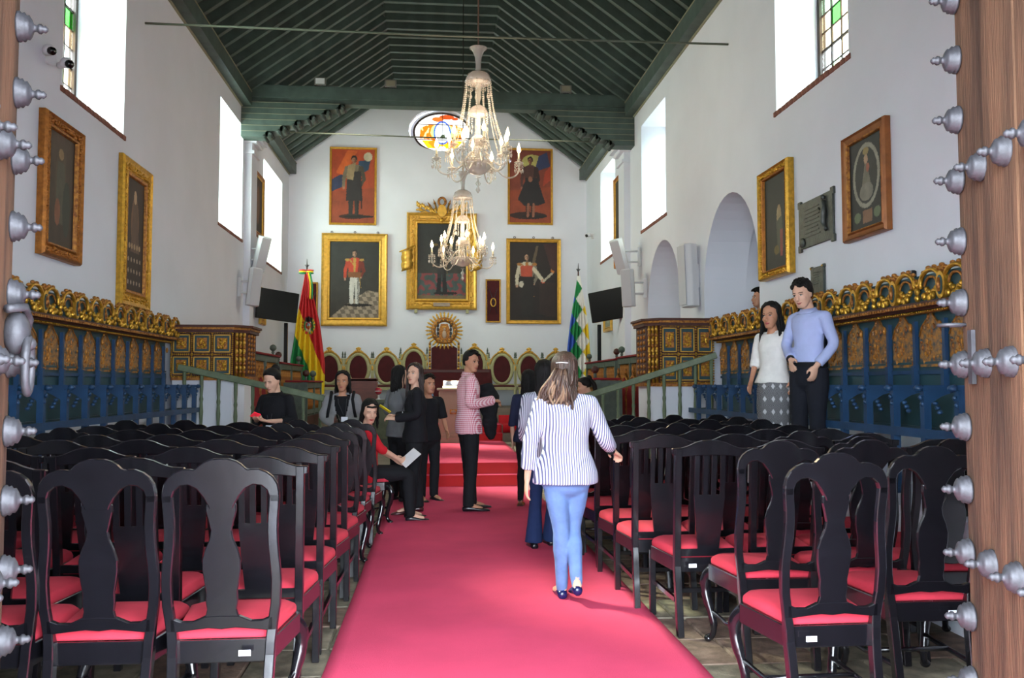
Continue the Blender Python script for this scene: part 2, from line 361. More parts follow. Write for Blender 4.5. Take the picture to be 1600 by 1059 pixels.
# ---------------------------------------------------------------- roof
ceiling = empty('ceiling', kind='structure')
HR, XA, XB, ZP = 8.47, -.95, 1.17, 6.62
def slab(p, q, th, m, y0, y1, mm):
    d = V((q[0] - p[0], 0, q[1] - p[1])); n = V((-d.z, 0, d.x)).normalized()
    if n.z < 0: n = -n
    a, b = V((p[0], 0, p[1])), V((q[0], 0, q[1])); pts = [a, b, b + n * th, a + n * th]
    vs = [(t.x, y0, t.z) for t in pts] + [(t.x, y1, t.z) for t in pts]
    m.add(vs, [(0, 1, 2, 3), (7, 6, 5, 4), (0, 4, 5, 1), (1, 5, 6, 2), (2, 6, 7, 3), (3, 7, 4, 0)], mm)
m = M(); slab((XL, ZP + .17), (XA, HR + .17), .06, m, .9, YE + .1, GREEND); m.build('roof_board', ceiling)
m = M(); slab((XR, ZP + .17), (XB, HR + .17), .06, m, .9, YE + .1, GREEND); m.build('roof_board', ceiling)
m = M(); m.box(((XA + XB) / 2, 11, HR + .2), (XB - XA + .1, 20.4, .06), GREEND); m.build('roof_board', ceiling)
m = M(); m.box((XC, 11, HR + .6), (9, 21, .1), GREEND)
for s, xx in ((-1, XL - .3), (1, XR + .3)): m.box((xx, 11, ZW + 1.1), (.6, 21, 1.9), GREEND)
m.build('roof_cover', ceiling)
rl = M(); slab((XL + .02, ZP), (XA, HR), .15, rl, -.045, .045, GREEN); rl = rl.mesh('rafter')
rr = M(); slab((XR - .02, ZP), (XB, HR), .15, rr, -.045, .045, GREEN); rr = rr.mesh('rafter')
rc = M(); slab((XA - .03, HR), (XB + .03, HR), .15, rc, -.045, .045, GREEN); rc = rc.mesh('collar_beam')
yy = 1.6
while yy < 20.95:
    T_ = Mx.Translation((0, yy, 0)); put(rl, 'rafter', ceiling, T_); put(rr, 'rafter', ceiling, T_); put(rc, 'collar_beam', ceiling, T_); yy += .405
SG = mat('pale_beam_edge', '8c8a72', .6)
for s, xw in ((1, XL), (-1, XR)):
    m = M(); m.box((xw + s * .09, 11.2, ZP - .02), (.18, 19.5, .26), GREEN); m.box((xw + s * .015, 11.2, ZP - .16), (.03, 19.5, .02), SG); m.box((xw + s * .185, 11.2, ZP + .1), (.012, 19.5, .015), SG)
    m.build('wall_plate_beam', ceiling)
# tie beam with stepped corbels
tb = empty('tie_beam', (XC, 15.95, 6.6), kind='structure')
m = M(); m.box((0, 0, .15), (W_, .3, .22), GREEN); m.box((0, 0, .0), (W_, .22, .1), GREEN); m.build('beam', tb)
for s in (-1, 1):
    for k in range(6):
        L = 1.78 - k * .26; m = M()
        m.box((s * (W_ / 2 - L / 2), 0, -.11 - k * .107), (L, .3, .1), GREEN)
        m.box((s * (W_ / 2 - L / 2), -.153, -.062 - k * .107), (L - .03, .006, .008), SG)
        xe = s * (W_ / 2 - L); m.tube([(xe, -.15, -.11 - k * .107), (xe, .15, -.11 - k * .107)], .052, GREEN, n=10)
        m.tube([(xe - s * .05, -.17, -.1 - k * .107), (xe - s * .05, .17, -.1 - k * .107)], .03, GREEND, n=8)
        m.tube([(xe + s * .06, -.18, -.16 - k * .107), (xe + s * .06, .18, -.16 - k * .107)], .03, GREEND, n=8)
        m.build('corbel_board', tb)
# pilaster columns by the tie beam
for s, xw in ((1, XL), (-1, XR)):
    t = empty('pilaster_column', (xw, 16.45, 0), kind='structure')
    m = M(); m.box((s * .06, 0, 2.95), (.12, .5, 5.9), WHITE); m.build('shaft', t)
    m = M(); m.box((s * .13, 0, 6.02), (.3, .72, .1), WHITE); m.box((s * .1, 0, 5.93), (.23, .62, .08), WHITE, b=.02); m.box((s * .08, 0, 5.72), (.17, .54, .06), WHITE); m.build('capital', t)
# iron tie rods
for (y, zl, zr, nm) in ((10.6, 5.78, 5.78, 'thin iron tie rod stretched across the nave before the tie beam'), (17.0, 6.35, 6.3, 'thin iron tie rod stretched across the chancel behind the tie beam')):
    M().tube([(XL, y, zl), (XC, y, (zl + zr) / 2 - .02), (XR, y, zr)], .014, mat('iron_rod', '5d6355', .6), n=6).build('tie_rod', label=nm, cat='rod')
# ---------------------------------------------------------------- entrance door leaves with bosses
boss = M(); boss.lathe([(.043, 0), (.043, .006), (.038, .01), (.041, .017), (.033, .022), (.034, .029), (.024, .035), (.011, .04), (.009, .047), (.0135, .052), (.0145, .058), (.009, .064), (.011, .069), (.004, .076)], IRON, n=14)
boss = boss.mesh('iron_boss')
def leaf(n, x, dirx, L, label):
    # free edge at (x,2.5), hinge toward the camera
    d = V((dirx, .973, 0)); nrm = V((-.973, dirx, 0)) if dirx > 0 else V((.973, -dirx, 0))
    root = empty('door_%d' % n, (x, 2.5, 0), 0, label=label, kind='structure')
    ang = math.atan2(d.y, d.x)
    T0 = Mx.Rotation(ang, 4, 'Z')
    sg = 1 if dirx > 0 else -1                   # inner side in local y
    m = M()
    npl = 5; pw = L / npl
    for k in range(npl):
        M().box((-pw * (k + .5), 0, 1.95), (pw - .004, .09, 3.85), DOORW, b=.006).build('plank', root, T=T0 @ Mx.Translation((0, random.uniform(-.004, .004), 0)))
    for k in range(7):
        for j in range(20):
            t = .02 + k * .17; z = .16 + .1885 * j
            row = (j % 3 == 1)
            if not row and k not in (0,): continue
            if t > L: continue
            put(boss, 'iron_boss', root, T0 @ Mx.Translation((-t, sg * .045, z)) @ Mx.Rotation(-sg * pi / 2, 4, 'X'))
    return root, T0, sg
d1, T1, s1 = leaf(1, 1.655, .23, 1.05, 'weathered brown wooden door leaf with grey iron bosses, open at the right')
d2, T2, s2 = leaf(2, -1.215, -.23, 1.05, 'weathered brown wooden door leaf with grey iron bosses, open at the left')
m = M(); m.tube([(.03 * cos(a) - .01, s1 * .075 + .04 * s1 * sin(a), 1.6 + .0 * a) for a in [k * pi / 6 for k in range(13)]], .006, IRON, n=6); m.build('ring', d1, T=T1)
m = M(); m.box((-.09, s1 * .05, 1.5), (.03, .012, .16), IRON); m.build('latch', d1, T=T1)
m = M(); m.ball((-.05, s2 * .07, 1.56), (.045, .035, .06), IRON); m.ball((-.05, s2 * .1, 1.53), (.02, .02, .02), IRON)
m.tube([(-.05 + .04 * sin(a), s2 * .1 + 0 * a, 1.47 + .075 * cos(a)) for a in [k * pi / 8 for k in range(17)]], .011, IRON, n=8)
m.tube([(-.12, s2 * .06, 1.62), (-.06, s2 * .09, 1.63), (0.0, s2 * .09, 1.6), (.01, s2 * .08, 1.56)], .012, IRON, n=8)
m.build('knocker', d2, T=T2)
# ---------------------------------------------------------------- chairs (local: back plane y=0, front +y)
def mirror(poly): return poly + [(-x, z) for x, z in reversed(poly)]
def lean(p0=.44, k=.11): return lambda x, y, z: (x, y - max(0, z - p0) * k, z)
SEATP = lambda w0, w1, d: [(-w0, 0), (-w1, d * .86), (-w1 * .8, d), (w1 * .8, d), (w1, d * .86), (w0, 0)]
def seat_mesh(w0, w1, d, z, mt, hgt=.055):
    m = M(); P = SEATP(w0, w1, d); c = (0, d / 2)
    rs = []
    for s, zz in ((1, 0), (1.0, hgt * .45), (.96, hgt * .8), (.8, hgt), (.35, hgt * 1.12)):
        pts = []
        for i in range(len(P)):
            a, b = P[i], P[(i + 1) % len(P)]
            for t in (0, .5): pts.append((c[0] + (a[0] + (b[0] - a[0]) * t - c[0]) * s, c[1] + (a[1] + (b[1] - a[1]) * t - c[1]) * s, z + zz))
        rs.append(pts)
    return m.rings(rs, mt)
def apron(w0, w1, d, z0, z1, mt):
    m = M(); P = SEATP(w0, w1, d)
    vs = [(x, y, z0) for x, y in P] + [(x, y, z1) for x, y in P] + [(x * .9, y * .94 + .012, z1) for x, y in P] + [(x * .9, y * .94 + .012, z0) for x, y in P]
    n = 6; fs = []
    for a, b in ((0, 1), (1, 2), (2, 3), (3, 0)):
        for k in range(n): fs.append((a * n + k, a * n + (k + 1) % n, b * n + (k + 1) % n, b * n + k))
    return m.add(vs, fs, mt)
STICK = mat('white_sticker', 'e8e8f4', .4)
def chair_splat(padded=False):
    t = empty('dining_chair', cat='chair', label='x')
    # rear posts: S-shaped, floor to crest
    tab = [(0, .172), (.30, .178), (.44, .183), (.50, .19), (.58, .202), (.68, .205), (.80, .193), (.88, .19), (.95, .196), (1.0, .199)]
    for s in (-1, 1):
        m = M(); rs = []
        for k in range(22):
            z = 1.0 * k / 21; x = s * interp(tab, z) ; w = .019; e = .022 if z < .45 else .014
            rs.append([(x - w, -e, z), (x + w, -e, z), (x + w, e, z), (x - w, e, z)])
        m.rings(rs, BLACK, smooth=False).map(lean()).map(lambda x, y, z: (x, y - max(0, .4 - z) * .14, z)); m.build('back_post', t, bevel=.004)
    # crest rail
    top = [(0, 1.137), (.03, 1.136), (.055, 1.128), (.075, 1.115), (.09, 1.1), (.1, 1.094), (.115, 1.097), (.14, 1.097), (.17, 1.085), (.194, 1.066), (.21, 1.04), (.217, 1.005), (.217, .97)]
    low = [(.181, .97), (.18, .99), (.172, 1.014), (.15, 1.033), (.12, 1.037), (.09, 1.022), (.065, .99), (.05, .962), (.044, .945)]
    hp = top + low
    m = M(); m.prism([(x, z) for x, z in hp] + [(-x, z) for x, z in reversed(hp)][:-1], -.014, .014, BLACK).map(lean()); m.build('crest_rail', t, bevel=.004)
    if padded:
        m = M(); m.prism([(.165 * cos(a), .80 + .2 * sin(a)) for a in [k * pi / 12 for k in range(24)]], -.012, .03, DRED).map(lean()); m.build('upholstered_back', t, bevel=.006)
        m = M(); m.prism([(.185 * cos(a), .79 + .27 * sin(a)) for a in [k * pi / 12 for k in range(24)]], -.016, .008, BLACK).map(lean()); m.build('back_board', t)
    else:
        sp = [(.5, .075), (.53, .062), (.557, .055), (.59, .06), (.627, .058), (.66, .064), (.71, .071), (.75, .071), (.79, .06), (.83, .043), (.86, .038), (.90, .047), (.935, .056), (.96, .055), (.985, .042), (1.01, .044)]
        sp2 = [(w, z) for z, w in sp]; m = M(); m.prism(sp2 + [(-w, z) for w, z in reversed(sp2)], -.011, .007, BLACK).map(lean()); m.build('splat', t, bevel=.003)
    lr = [(0, .482), (.05, .487), (.1, .482), (.17, .474), (.19, .474)]; lu = [(.19, .53), (.15, .513), (.11, .512), (.08, .525), (.065, .532), (0, .534)]
    m = M(); m.prism([(x, z) for x, z in lr + lu] + [(-x, z) for x, z in reversed(lr + lu)][1:-1], -.014, .012, BLACK).map(lean()); m.build('lower_rail', t, bevel=.003)
    seat_mesh(.18, .225, .43, .435, REDV).map(lambda x, y, z: (x, y + .02, z)).build('seat', t, bevel=.01, seg=2)
    apron(.19, .24, .45, .35, .437, BLACK).build('seat_rail', t, bevel=.004)
    for s in (-1, 1):
        m = M(); m.tube(spline([(s * .2, .42, .4), (s * .235, .455, .34), (s * .232, .45, .25), (s * .205, .42, .12), (s * .205, .425, .05), (s * .225, .45, .02)], 4), [.034] * 3 + [.032] * 3 + [.027] * 4 + [.022] * 4 + [.017] * 4 + [.02] * 3, BLACK, n=8)
        m.ball((s * .225, .45, .02), (.024, .028, .02), BLACK); m.build('leg', t)
        m = M(); m.tube([(s * .18, -.03, .17), (s * .2, .2, .165), (s * .208, .42, .17)], .012, BLACK, n=6); m.build('side_stretcher', t)
    M().tube([(-.2, .2, .168), (.2, .2, .168)], .012, BLACK, n=6).build('cross_stretcher', t)
    return t
def chair_slat():
    t = empty('dining_chair', cat='chair', label='x')
    for s in (-1, 1):
        m = M(); rs = []
        for k in range(12):
            z = 1.07 * k / 11; x = s * (.182 + .012 * max(0, z - .45)); w, e = .019, .021
            rs.append([(x - w, -e, z), (x + w, -e, z), (x + w, e, z), (x - w, e, z)])
        m.rings(rs, BLACK, smooth=False).map(lean()).map(lambda x, y, z: (x, y - max(0, .4 - z) * .14, z)); m.build('back_post', t, bevel=.003)
    top = [(0, 1.118), (.05, 1.115), (.09, 1.104), (.13, 1.085), (.17, 1.073), (.225, 1.07)]; low = [(.223, 1.035), (.17, 1.02), (.1, 1.028), (0, 1.03)]
    hp = top + low
    m = M(); m.prism(hp + [(-x, z) for x, z in reversed(hp)][1:-1], -.017, .016, BLACK).map(lean()); m.build('crest_rail', t, bevel=.004)
    # centre splat: slotted above, solid below
    for x in (-.075, -.025, .025, .075): M().box((x, 0, .91), (.026, .014, .26), BLACK).map(lean()).build('splat_bar', t)
    m = M(); m.prism([(-.06, .47), (-.075, .62), (-.09, .8), (.09, .8), (.075, .62), (.06, .47)], -.008, .008, BLACK).map(lean()); m.build('splat', t)
    M().box((0, 0, .465), (.37, .026, .04), BLACK).map(lean()).build('lower_rail', t)
    seat_mesh(.18, .225, .43, .43, REDV, .065).map(lambda x, y, z: (x, y + .02, z)).build('seat', t, bevel=.01, seg=2)
    apron(.19, .23, .45, .352, .435, BLACK).build('seat_rail', t, bevel=.003)
    for s in (-1, 1):
        M().box((s * .21, .43, .2), (.036, .036, .4), BLACK).build('leg', t, bevel=.003)
        M().box((s * .195, .2, .2), (.018, .42, .026), BLACK).build('side_stretcher', t)
    M().box((0, .2, .2), (.39, .018, .026), BLACK).build('cross_stretcher', t)
    return t
CA = chair_splat(); CB = chair_slat(); CC = chair_splat(True)
stk = M().box((0, -.034, .395), (.045, .003, .022), STICK).mesh('label_sticker')
used = set(); rndc = random.Random(11)
ordn = ['first', 'second', 'third', 'fourth', 'fifth', 'sixth', 'seventh', 'eighth', 'ninth', 'tenth']
def place(proto, x, y, rz, row, col, side, kindtxt, sticker):
    lab = 'black %s, %s row from the door, %s seat from the aisle, %s block' % (kindtxt, ordn[row], ordn[col], side)
    g = 'chairs in the %s block' % side
    if proto.name not in used:
        used.add(proto.name); c = proto; c.location = (x, y, .002); c.rotation_euler = (0, 0, rz); c['label'] = lab; c['group'] = g; KIDS.pop(c.name, None); base = [k for k in bpy.data.objects if k.parent == c]; KIDS[proto.name] = base
    else: c = copy_tree(proto, None, (x, y, .002), rz, lab, g)
    if sticker: put(stk, 'label_sticker', c, Mx.Translation((rndc.choice((-.1, .09)), 0, 0)), label='small white sticker')
    return c
NM = {'A': (CA, 'vase-splat chair'), 'B': (CB, 'slat-back chair'), 'C': (CC, 'padded-back chair')}
def pxX(px, Y):
    # world x seen at image column px at depth Y (camera yaw only)
    t = (px - 800) / FPX; c, s_ = cos(YAW), sin(YAW)
    return Y * (t * c + s_) / (c - t * s_)
def rowof(r_, y, kk, xs, side, zs, stick, skew=0.0, jit=.012, j0=.05):
    for c_, k in enumerate(kk):
        c = place(NM[k][0], xs[c_] + rndc.uniform(-jit, jit), y + rndc.uniform(-.02, .02) + skew * c_, rndc.uniform(-j0, j0), r_, c_, side, NM[k][1], c_ in stick)
        c.scale = (1, 1, zs)
line = lambda x0, d, n: [x0 + d * k for k in range(n)]
rowof(0, 3.46, 'AAAA', [pxX(355, 3.46), pxX(165, 3.46), pxX(-22, 3.46), pxX(-205, 3.46)], 'west', 1.0, (0,), 0, .0, .015)
rowof(1, 4.12, 'BBBB', line(-.80, -.55, 4), 'west', .975, (0, 2), -.03)
for r_, (y, kk, x0, d) in enumerate(((4.76, 'BBBB', -.79, -.49), (5.4, 'BBBBB', -.79, -.475), (5.97, 'BBBBB', -.79, -.475), (6.58, 'CABBA', -.76, -.475), (7.2, 'CABAB', -.75, -.475), (7.82, 'CABAA', -.72, -.48)), 2):
    rowof(r_, y, kk, line(x0, d, len(kk)), 'west', .975, (0,) if r_ == 2 else ())
rowof(0, 3.42, 'AA', [pxX(1294, 3.42), pxX(1440, 3.78)], 'east', 1.005, (0, 1), .36, 0, .02)
rowof(1, 4.27, 'AAA', [pxX(1210, 4.27), pxX(1352, 4.27), pxX(1490, 4.27)], 'east', 1.0, (1,), .03, 0)
rowof(2, 4.88, 'BBAB', line(pxX(1103, 4.88), .455, 4), 'east', .985, (0,), 0)
for r_, (y, kk, x0) in enumerate(((5.48, 'BBAB', 1.46), (6.06, 'BBBB', 1.45), (6.66, 'BABB', 1.44), (7.26, 'ABAA', 1.43), (7.84, 'AABA', 1.44), (8.42, 'AAAA', 1.44)), 3):
    rowof(r_, y, kk, line(x0, .452, 4), 'east', .985, (0,) if r_ == 3 else ())
# ---------------------------------------------------------------- choir stalls
def leafy(m, x, z, s, mt, rot=0):
    for k in range(3):
        a = rot + (k - 1) * .7; m.ball((x + s * .6 * sin(a), -.02, z - s * .7 * cos(a)), (s * .32, .022, s * .5), mt, n=6, h=4)
def crest_mesh(L):
    # x along the crest, z up, front -y
    m = M()
    for c in (-L / 4 - .01, L / 4 + .01):
        r = L / 4 - .03
        m.tube([(c + r * cos(a), -.03, .13 + r * .75 * sin(a)) for a in [k * pi / 9 for k in range(-1, 11)]], .017, GOLD, n=6)
        m.tube([(c + r * .62 * cos(a), -.025, .11 + r * .5 * sin(a)) for a in [k * pi / 8 for k in range(9)]], .011, GOLDD, n=5)
        for q in (-1, 1):
            leafy(m, c + q * .035, .10, .045, GOLD, q * .5); m.ball((c + q * .055, -.045, .035), (.021, .022, .03), GOLD, n=8, h=5)
        m.ball((c, -.04, .02), (.018, .02, .035), GOLD, n=8, h=5)
        for j in range(6):
            a = pi * (j + .5) / 6; m.ball((c + (r + .012) * cos(a), -.02, .135 + (r * .75 + .016) * sin(a)), (.02, .02, .017), GOLDD, n=6, h=4)
    for k in range(3): m.ball((0, -.03, .03 + .05 * k), (.022, .024, .03), GOLD, n=6, h=4)
    m.box((0, 0, .1), (L, .016, .2), BLUEG)
    return m.mesh('crest_carving')
def medal_mesh():
    m = M(); m.prism([(.055 * cos(a), .1 + .1 * sin(a)) for a in [k * pi / 8 for k in range(16)]], -.05, 0, GOLD)
    m.prism([(.032 * cos(a), .1 + .07 * sin(a)) for a in [k * pi / 8 for k in range(16)]], -.056, -.05, BLUEG)
    for x, z, r in ((0, .215, .03), (-.035, .225, .022), (.035, .225, .022), (0, .245, .02), (0, -.01, .025)): m.ball((x, -.03, z), (r, .022, r * .8), GOLDD, n=7, h=4)
    m.lathe([(.012, .05), (.02, .1), (.01, .15)], GOLDD, Tm((0, -.058, 0)), n=6)
    return m.mesh('medallion')
def panel_mesh(w):
    # arched carved back panel
    m = M(); h = .42; P = [(-w, 0), (w, 0), (w, h * .55), (w * .8, h * .72), (w * .35, h * .85), (0, h), (-w * .35, h * .85), (-w * .8, h * .72), (-w, h * .55)]
    m.prism(P, -.012, 0, GOLDO)
    rnd = random.Random(5)
    for k in range(46):
        x, z = rnd.uniform(-w, w) * .88, rnd.uniform(.02, h * .92)
        if z > h * .55 and abs(x) > w * (1 - (z / h - .5) * 1.9): continue
        m.ball((x, -.015, z), (rnd.uniform(.007, .016), .012, rnd.uniform(.01, .024)), GOLDD if k % 3 else GOLDO, n=5, h=3)
    m.tube([(x * .96, -.016, z) for x, z in P[2:]], .008, GOLDD, n=5)
    return m.mesh('carved_panel')
def armrest_mesh():
    m = M()
    m.box((0, -.29, .745), (.055, .36, .035), BLUE); m.tube([(0, -.47, .745), (0, -.5, .74)], [.03, .03], BLUE, n=8, flat=.8); m.box((0, -.05, .745), (.06, .1, .03), BLUE)
    m.ball((0, -.49, .742), (.034, .03, .022), BLUE, n=8, h=5)
    return m.mesh('armrest')
def divider_mesh():
    m = M(); m.box((0, -.44, .36), (.05, .05, .73), BLUE); m.prism([(-.44, .73), (-.44, .6), (-.4, .65), (-.33, .69), (-.2, .73)], -.016, .016, BLUE, Mx.Rotation(pi / 2, 4, 'Z'))
    for k in range(5): m.ball((0, -.4 + .015 * k, .7 - .03 * k), (.018, .022, .016), BLUE, n=6, h=4)
    for k in range(5): m.ball((0, -.475 + .012 * k, .68 - .045 * k), (.018, .016, .018), BLUE, n=6, h=4)
    m.box((0, -.44, .02), (.065, .07, .04), BLUE)
    return m.mesh('divider')
def stile_mesh():
    m = M(); m.box((0, -.05, 1.0), (.034, .03, .5), BLUE); m.box((0, -.065, .83), (.04, .03, .16), BLUE); m.ball((0, -.09, 1.2), (.014, .018, .035), GOLDD, n=6, h=4); return m.mesh('stile')
def stalls(x, y0, y1, rz, n, first, pitch, cres, c0, cL, label):
    # local x runs along the wall, -y faces the nave
    root = empty('choir_stall', (x, y0, .65), rz, label, 'stall')
    L = y1 - y0; sg = 1 if rz > 0 else -1      # local x = sg * world y
    X = lambda wy: sg * (wy - y0)
    mid = X((y0 + y1) / 2)
    M().box((mid, -.012, .95), (L, .024, 1.0), BLUEG).build('back_board', root)
    M().box((mid, -.03, .86), (L, .03, .03), BLUE).build('rail', root); M().box((mid, -.035, .93), (L, .016, .018), BLUEG).build('rail', root)
    m = M(); m.box((mid, -.07, 1.335), (L, .14, .03), REDWOOD); m.box((mid, -.1, 1.36), (L, .2, .02), REDWOOD); m.box((mid, -.045, 1.31), (L, .09, .02), GOLDD)
    k = 0
    for i in range(int(L / .04)): m.box((X(y0 + .02 + i * .04), -.195, 1.345), (.02, .02, .022), GOLDD)
    for i in range(int(L / .03)): m.ball((X(y0 + .015 + i * .03), -.095, 1.312), .009, GOLD, n=5, h=3)
    m.build('cornice', root)
    M().box((mid, -.34, .45), (L, .2, .035), BLUEG).build('seat', root); M().box((mid, -.455, .44), (L, .03, .06), BLUE).build('seat_rail', root)
    
    pm, am, dm, sm = panel_mesh(pitch * .41), armrest_mesh(), divider_mesh(), stile_mesh()
    for i in range(n):
        yy = first + i * pitch
        if yy > y1: break
        T_ = Mx.Translation((X(yy), 0, 0)); put(am, 'armrest', root, T_); put(dm, 'divider', root, T_); put(sm, 'stile', root, T_)
        if yy + pitch / 2 < y1: put(pm, 'carved_panel', root, Mx.Translation((X(yy + pitch / 2), -.025, .9)))
    cm, mm = crest_mesh(cL), medal_mesh()
    yy = c0
    while yy < y1 + .1:
        if yy > y0: put(mm, 'medallion', root, Mx.Translation((X(yy), -.09, 1.38)))
        if yy + cL / 2 > y0 and yy + cL / 2 < y1: put(cm, 'crest_carving', root, Mx.Translation((X(yy + cL / 2), -.09, 1.38)))
        yy += cL
    return root
stalls(XL + .02, 5.2, 11.5, pi / 2, 16, 5.31, .432, 0, 5.1, .668, 'blue choir stalls with gilded crest below the two gold framed paintings, left wall')
stalls(XR - .02, 4.4, 10.88, -pi / 2, 18, 4.39, .385, 0, 4.55, .642, 'blue choir stalls with gilded crest behind the man in the blue shirt, right wall')
# ---------------------------------------------------------------- gilded pulpits on white plinths
def pulpit(x, y, w, zb, zt, s, label):
    root = empty('pulpit', (x, y, 0), 0, label, 'pulpit')
    hw = w / 2; c = .16                       # plan: front faces -y, corner toward the nave chamfered
    def plan(e): return [(-s * hw, -e), (s * (hw - c) + s * e * .4, -e), (s * hw + s * e, c - e * .4), (s * hw + s * e, .75), (-s * hw, .75)]
    def pr(m, e, z0, z1, mt):
        P = plan(e); m.add([(a, b, z0) for a, b in P] + [(a, b, z1) for a, b in P], [tuple(range(5)), tuple(range(9, 4, -1))] + [(k, (k + 1) % 5, 5 + (k + 1) % 5, 5 + k) for k in range(5)], mt)
        return m
    pr(pr(M(), -.04, .3, zb - .05, WHITE), 0, .3, .62, WHITE).build('plinth', root)
    pr(M(), -.01, zb, zt - .1, REDWOOD).build('box', root)
    m = M(); pr(m, .07, zt - .03, zt, REDWOOD); pr(m, .045, zt - .06, zt - .03, GOLDD); pr(m, .03, zt - .1, zt - .06, REDWOOD); m.build('cornice', root); pr(M(), .02, zb - .05, zb, GOLDD).build('base_moulding', root)
    hh = (zt - .1 - zb); rows = 2; cols = 3
    rnd = random.Random(4)
    def bead(m, a, b, n, y=-.02):
        for i in range(n):
            t = (i + .5) / n; m.ball((a[0] + (b[0] - a[0]) * t, y, a[1] + (b[1] - a[1]) * t), (.013, .012, .013), GOLD, n=5, h=3)
    FW = w - c; pw = FW / cols
    for r_ in range(rows):
        for q in range(cols):
            cx = -s * hw + s * pw * (q + .5); cz = zb + hh * (r_ + .5) / rows; h2, w2 = hh / rows / 2 - .035, pw / 2 - .03
            m = M(); m.box((cx, -.012, cz), (2 * w2, .02, 2 * h2), BLUEG)
            for sx in (-1, 1): m.box((cx + sx * w2, -.02, cz), (.014, .03, 2 * h2), GOLDB)
            for sz in (-1, 1): m.box((cx, -.02, cz + sz * h2), (2 * w2, .03, .014), GOLDB)
            m.box((cx, -.022, cz), (w2 * 1.3, .02, h2 * 1.35), GOLDD)
            for k in range(14): m.ball((cx + rnd.uniform(-1, 1) * w2 * .5, -.035, cz + rnd.uniform(-1, 1) * h2 * .52), (rnd.uniform(.012, .024), .014, rnd.uniform(.012, .026)), GOLD, n=6, h=4)
            m.build('carved_panel', root)
    m = M()
    for q in range(cols + 1): bead(m, (-s * hw + s * pw * q, zb), (-s * hw + s * pw * q, zt - .1), 22)
    for r_ in range(rows + 1): bead(m, (-s * hw, zb + hh * r_ / rows), (s * (hw - c), zb + hh * r_ / rows), 30)
    for q in (.25, .5, .75):
        xx, yy = s * (hw - c + c * q), c * q
        m.tube([(xx, yy - .015, zb), (xx, yy - .015, zt - .1)], [.02, .02], GOLD, n=6)
        for k in range(10): m.ball((xx + s * .01, yy - .03, zb + .06 + k * hh / 10.5), (.022, .02, .026), GOLDB if k % 2 else GOLDD, n=6, h=4)
    for q in (.1, .27, .44):
        for k in range(9): m.ball((s * (hw - .004), c + q, zb + .06 + k * hh / 9.5), (.016, .05, .03), GOLDD, n=6, h=4)
    m.build('bead_moulding', root, kind='stuff')
pulpit(-2.96, 11.7, .94, 1.52, 2.2, 1, 'gilded panelled pulpit on a white plinth at the far end of the left blue stalls')
pulpit(3.29, 11.3, .88, 1.44, 2.3, -1, 'gilded panelled pulpit on a white plinth beside the small arched niche, right wall')
# ---------------------------------------------------------------- green stair railings
def baluster():
    return M().lathe([(.03, 0), (.03, .04), (.02, .06), (.018, .09), (.026, .2), (.03, .3), (.022, .42), (.017, .47), (.028, .49), (.017, .51), (.02, .6), (.027, .68), (.018, .76), (.026, .79), (.017, .82), (.024, .9), (.024, 1.0)], SAGE, n=8).mesh('baluster')
BAL = baluster()
def railing(a, b, zb, label, n):
    root = empty('stair_railing', (a[0], a[1], 0), 0, label, 'railing'); A = V(a); B = V(b); d = B - A
    m = M(); ang = math.atan2(d.y, d.x); L = d.length
    q = Mx(); xax = d.normalized(); yax = V((0, 0, 1)).cross(xax).normalized(); zax = xax.cross(yax)
    T_ = Mx(((xax.x, yax.x, zax.x, 0), (xax.y, yax.y, zax.y, 0), (xax.z, yax.z, zax.z, a[2]), (0, 0, 0, 1)))
    M().box((L / 2, 0, 0), (L, .07, .085), SAGE, b=.01).build('handrail', root, T=T_)
    for k in range(n):
        p = A + d * ((k + .35) / n); h = p.z - .04 - zb
        put(BAL, 'baluster', root, Mx.Translation((p.x - a[0], p.y - a[1], zb)) @ Mx.Diagonal((1, 1, h, 1)))
    M().box((d.x / 2, d.y / 2, zb - .02 - .0), (abs(d.x), .1, .05), SAGE).build('bottom_rail', root)
railing((-3.3, 11.56, 1.64), (-1.35, 11.6, 1.21), .06, 'sloping green railing with turned balusters before the left pulpit', 9)
railing((3.68, 11.0, 1.8), (1.95, 11.6, 1.22), .06, 'sloping green railing with turned balusters before the right pulpit', 9)
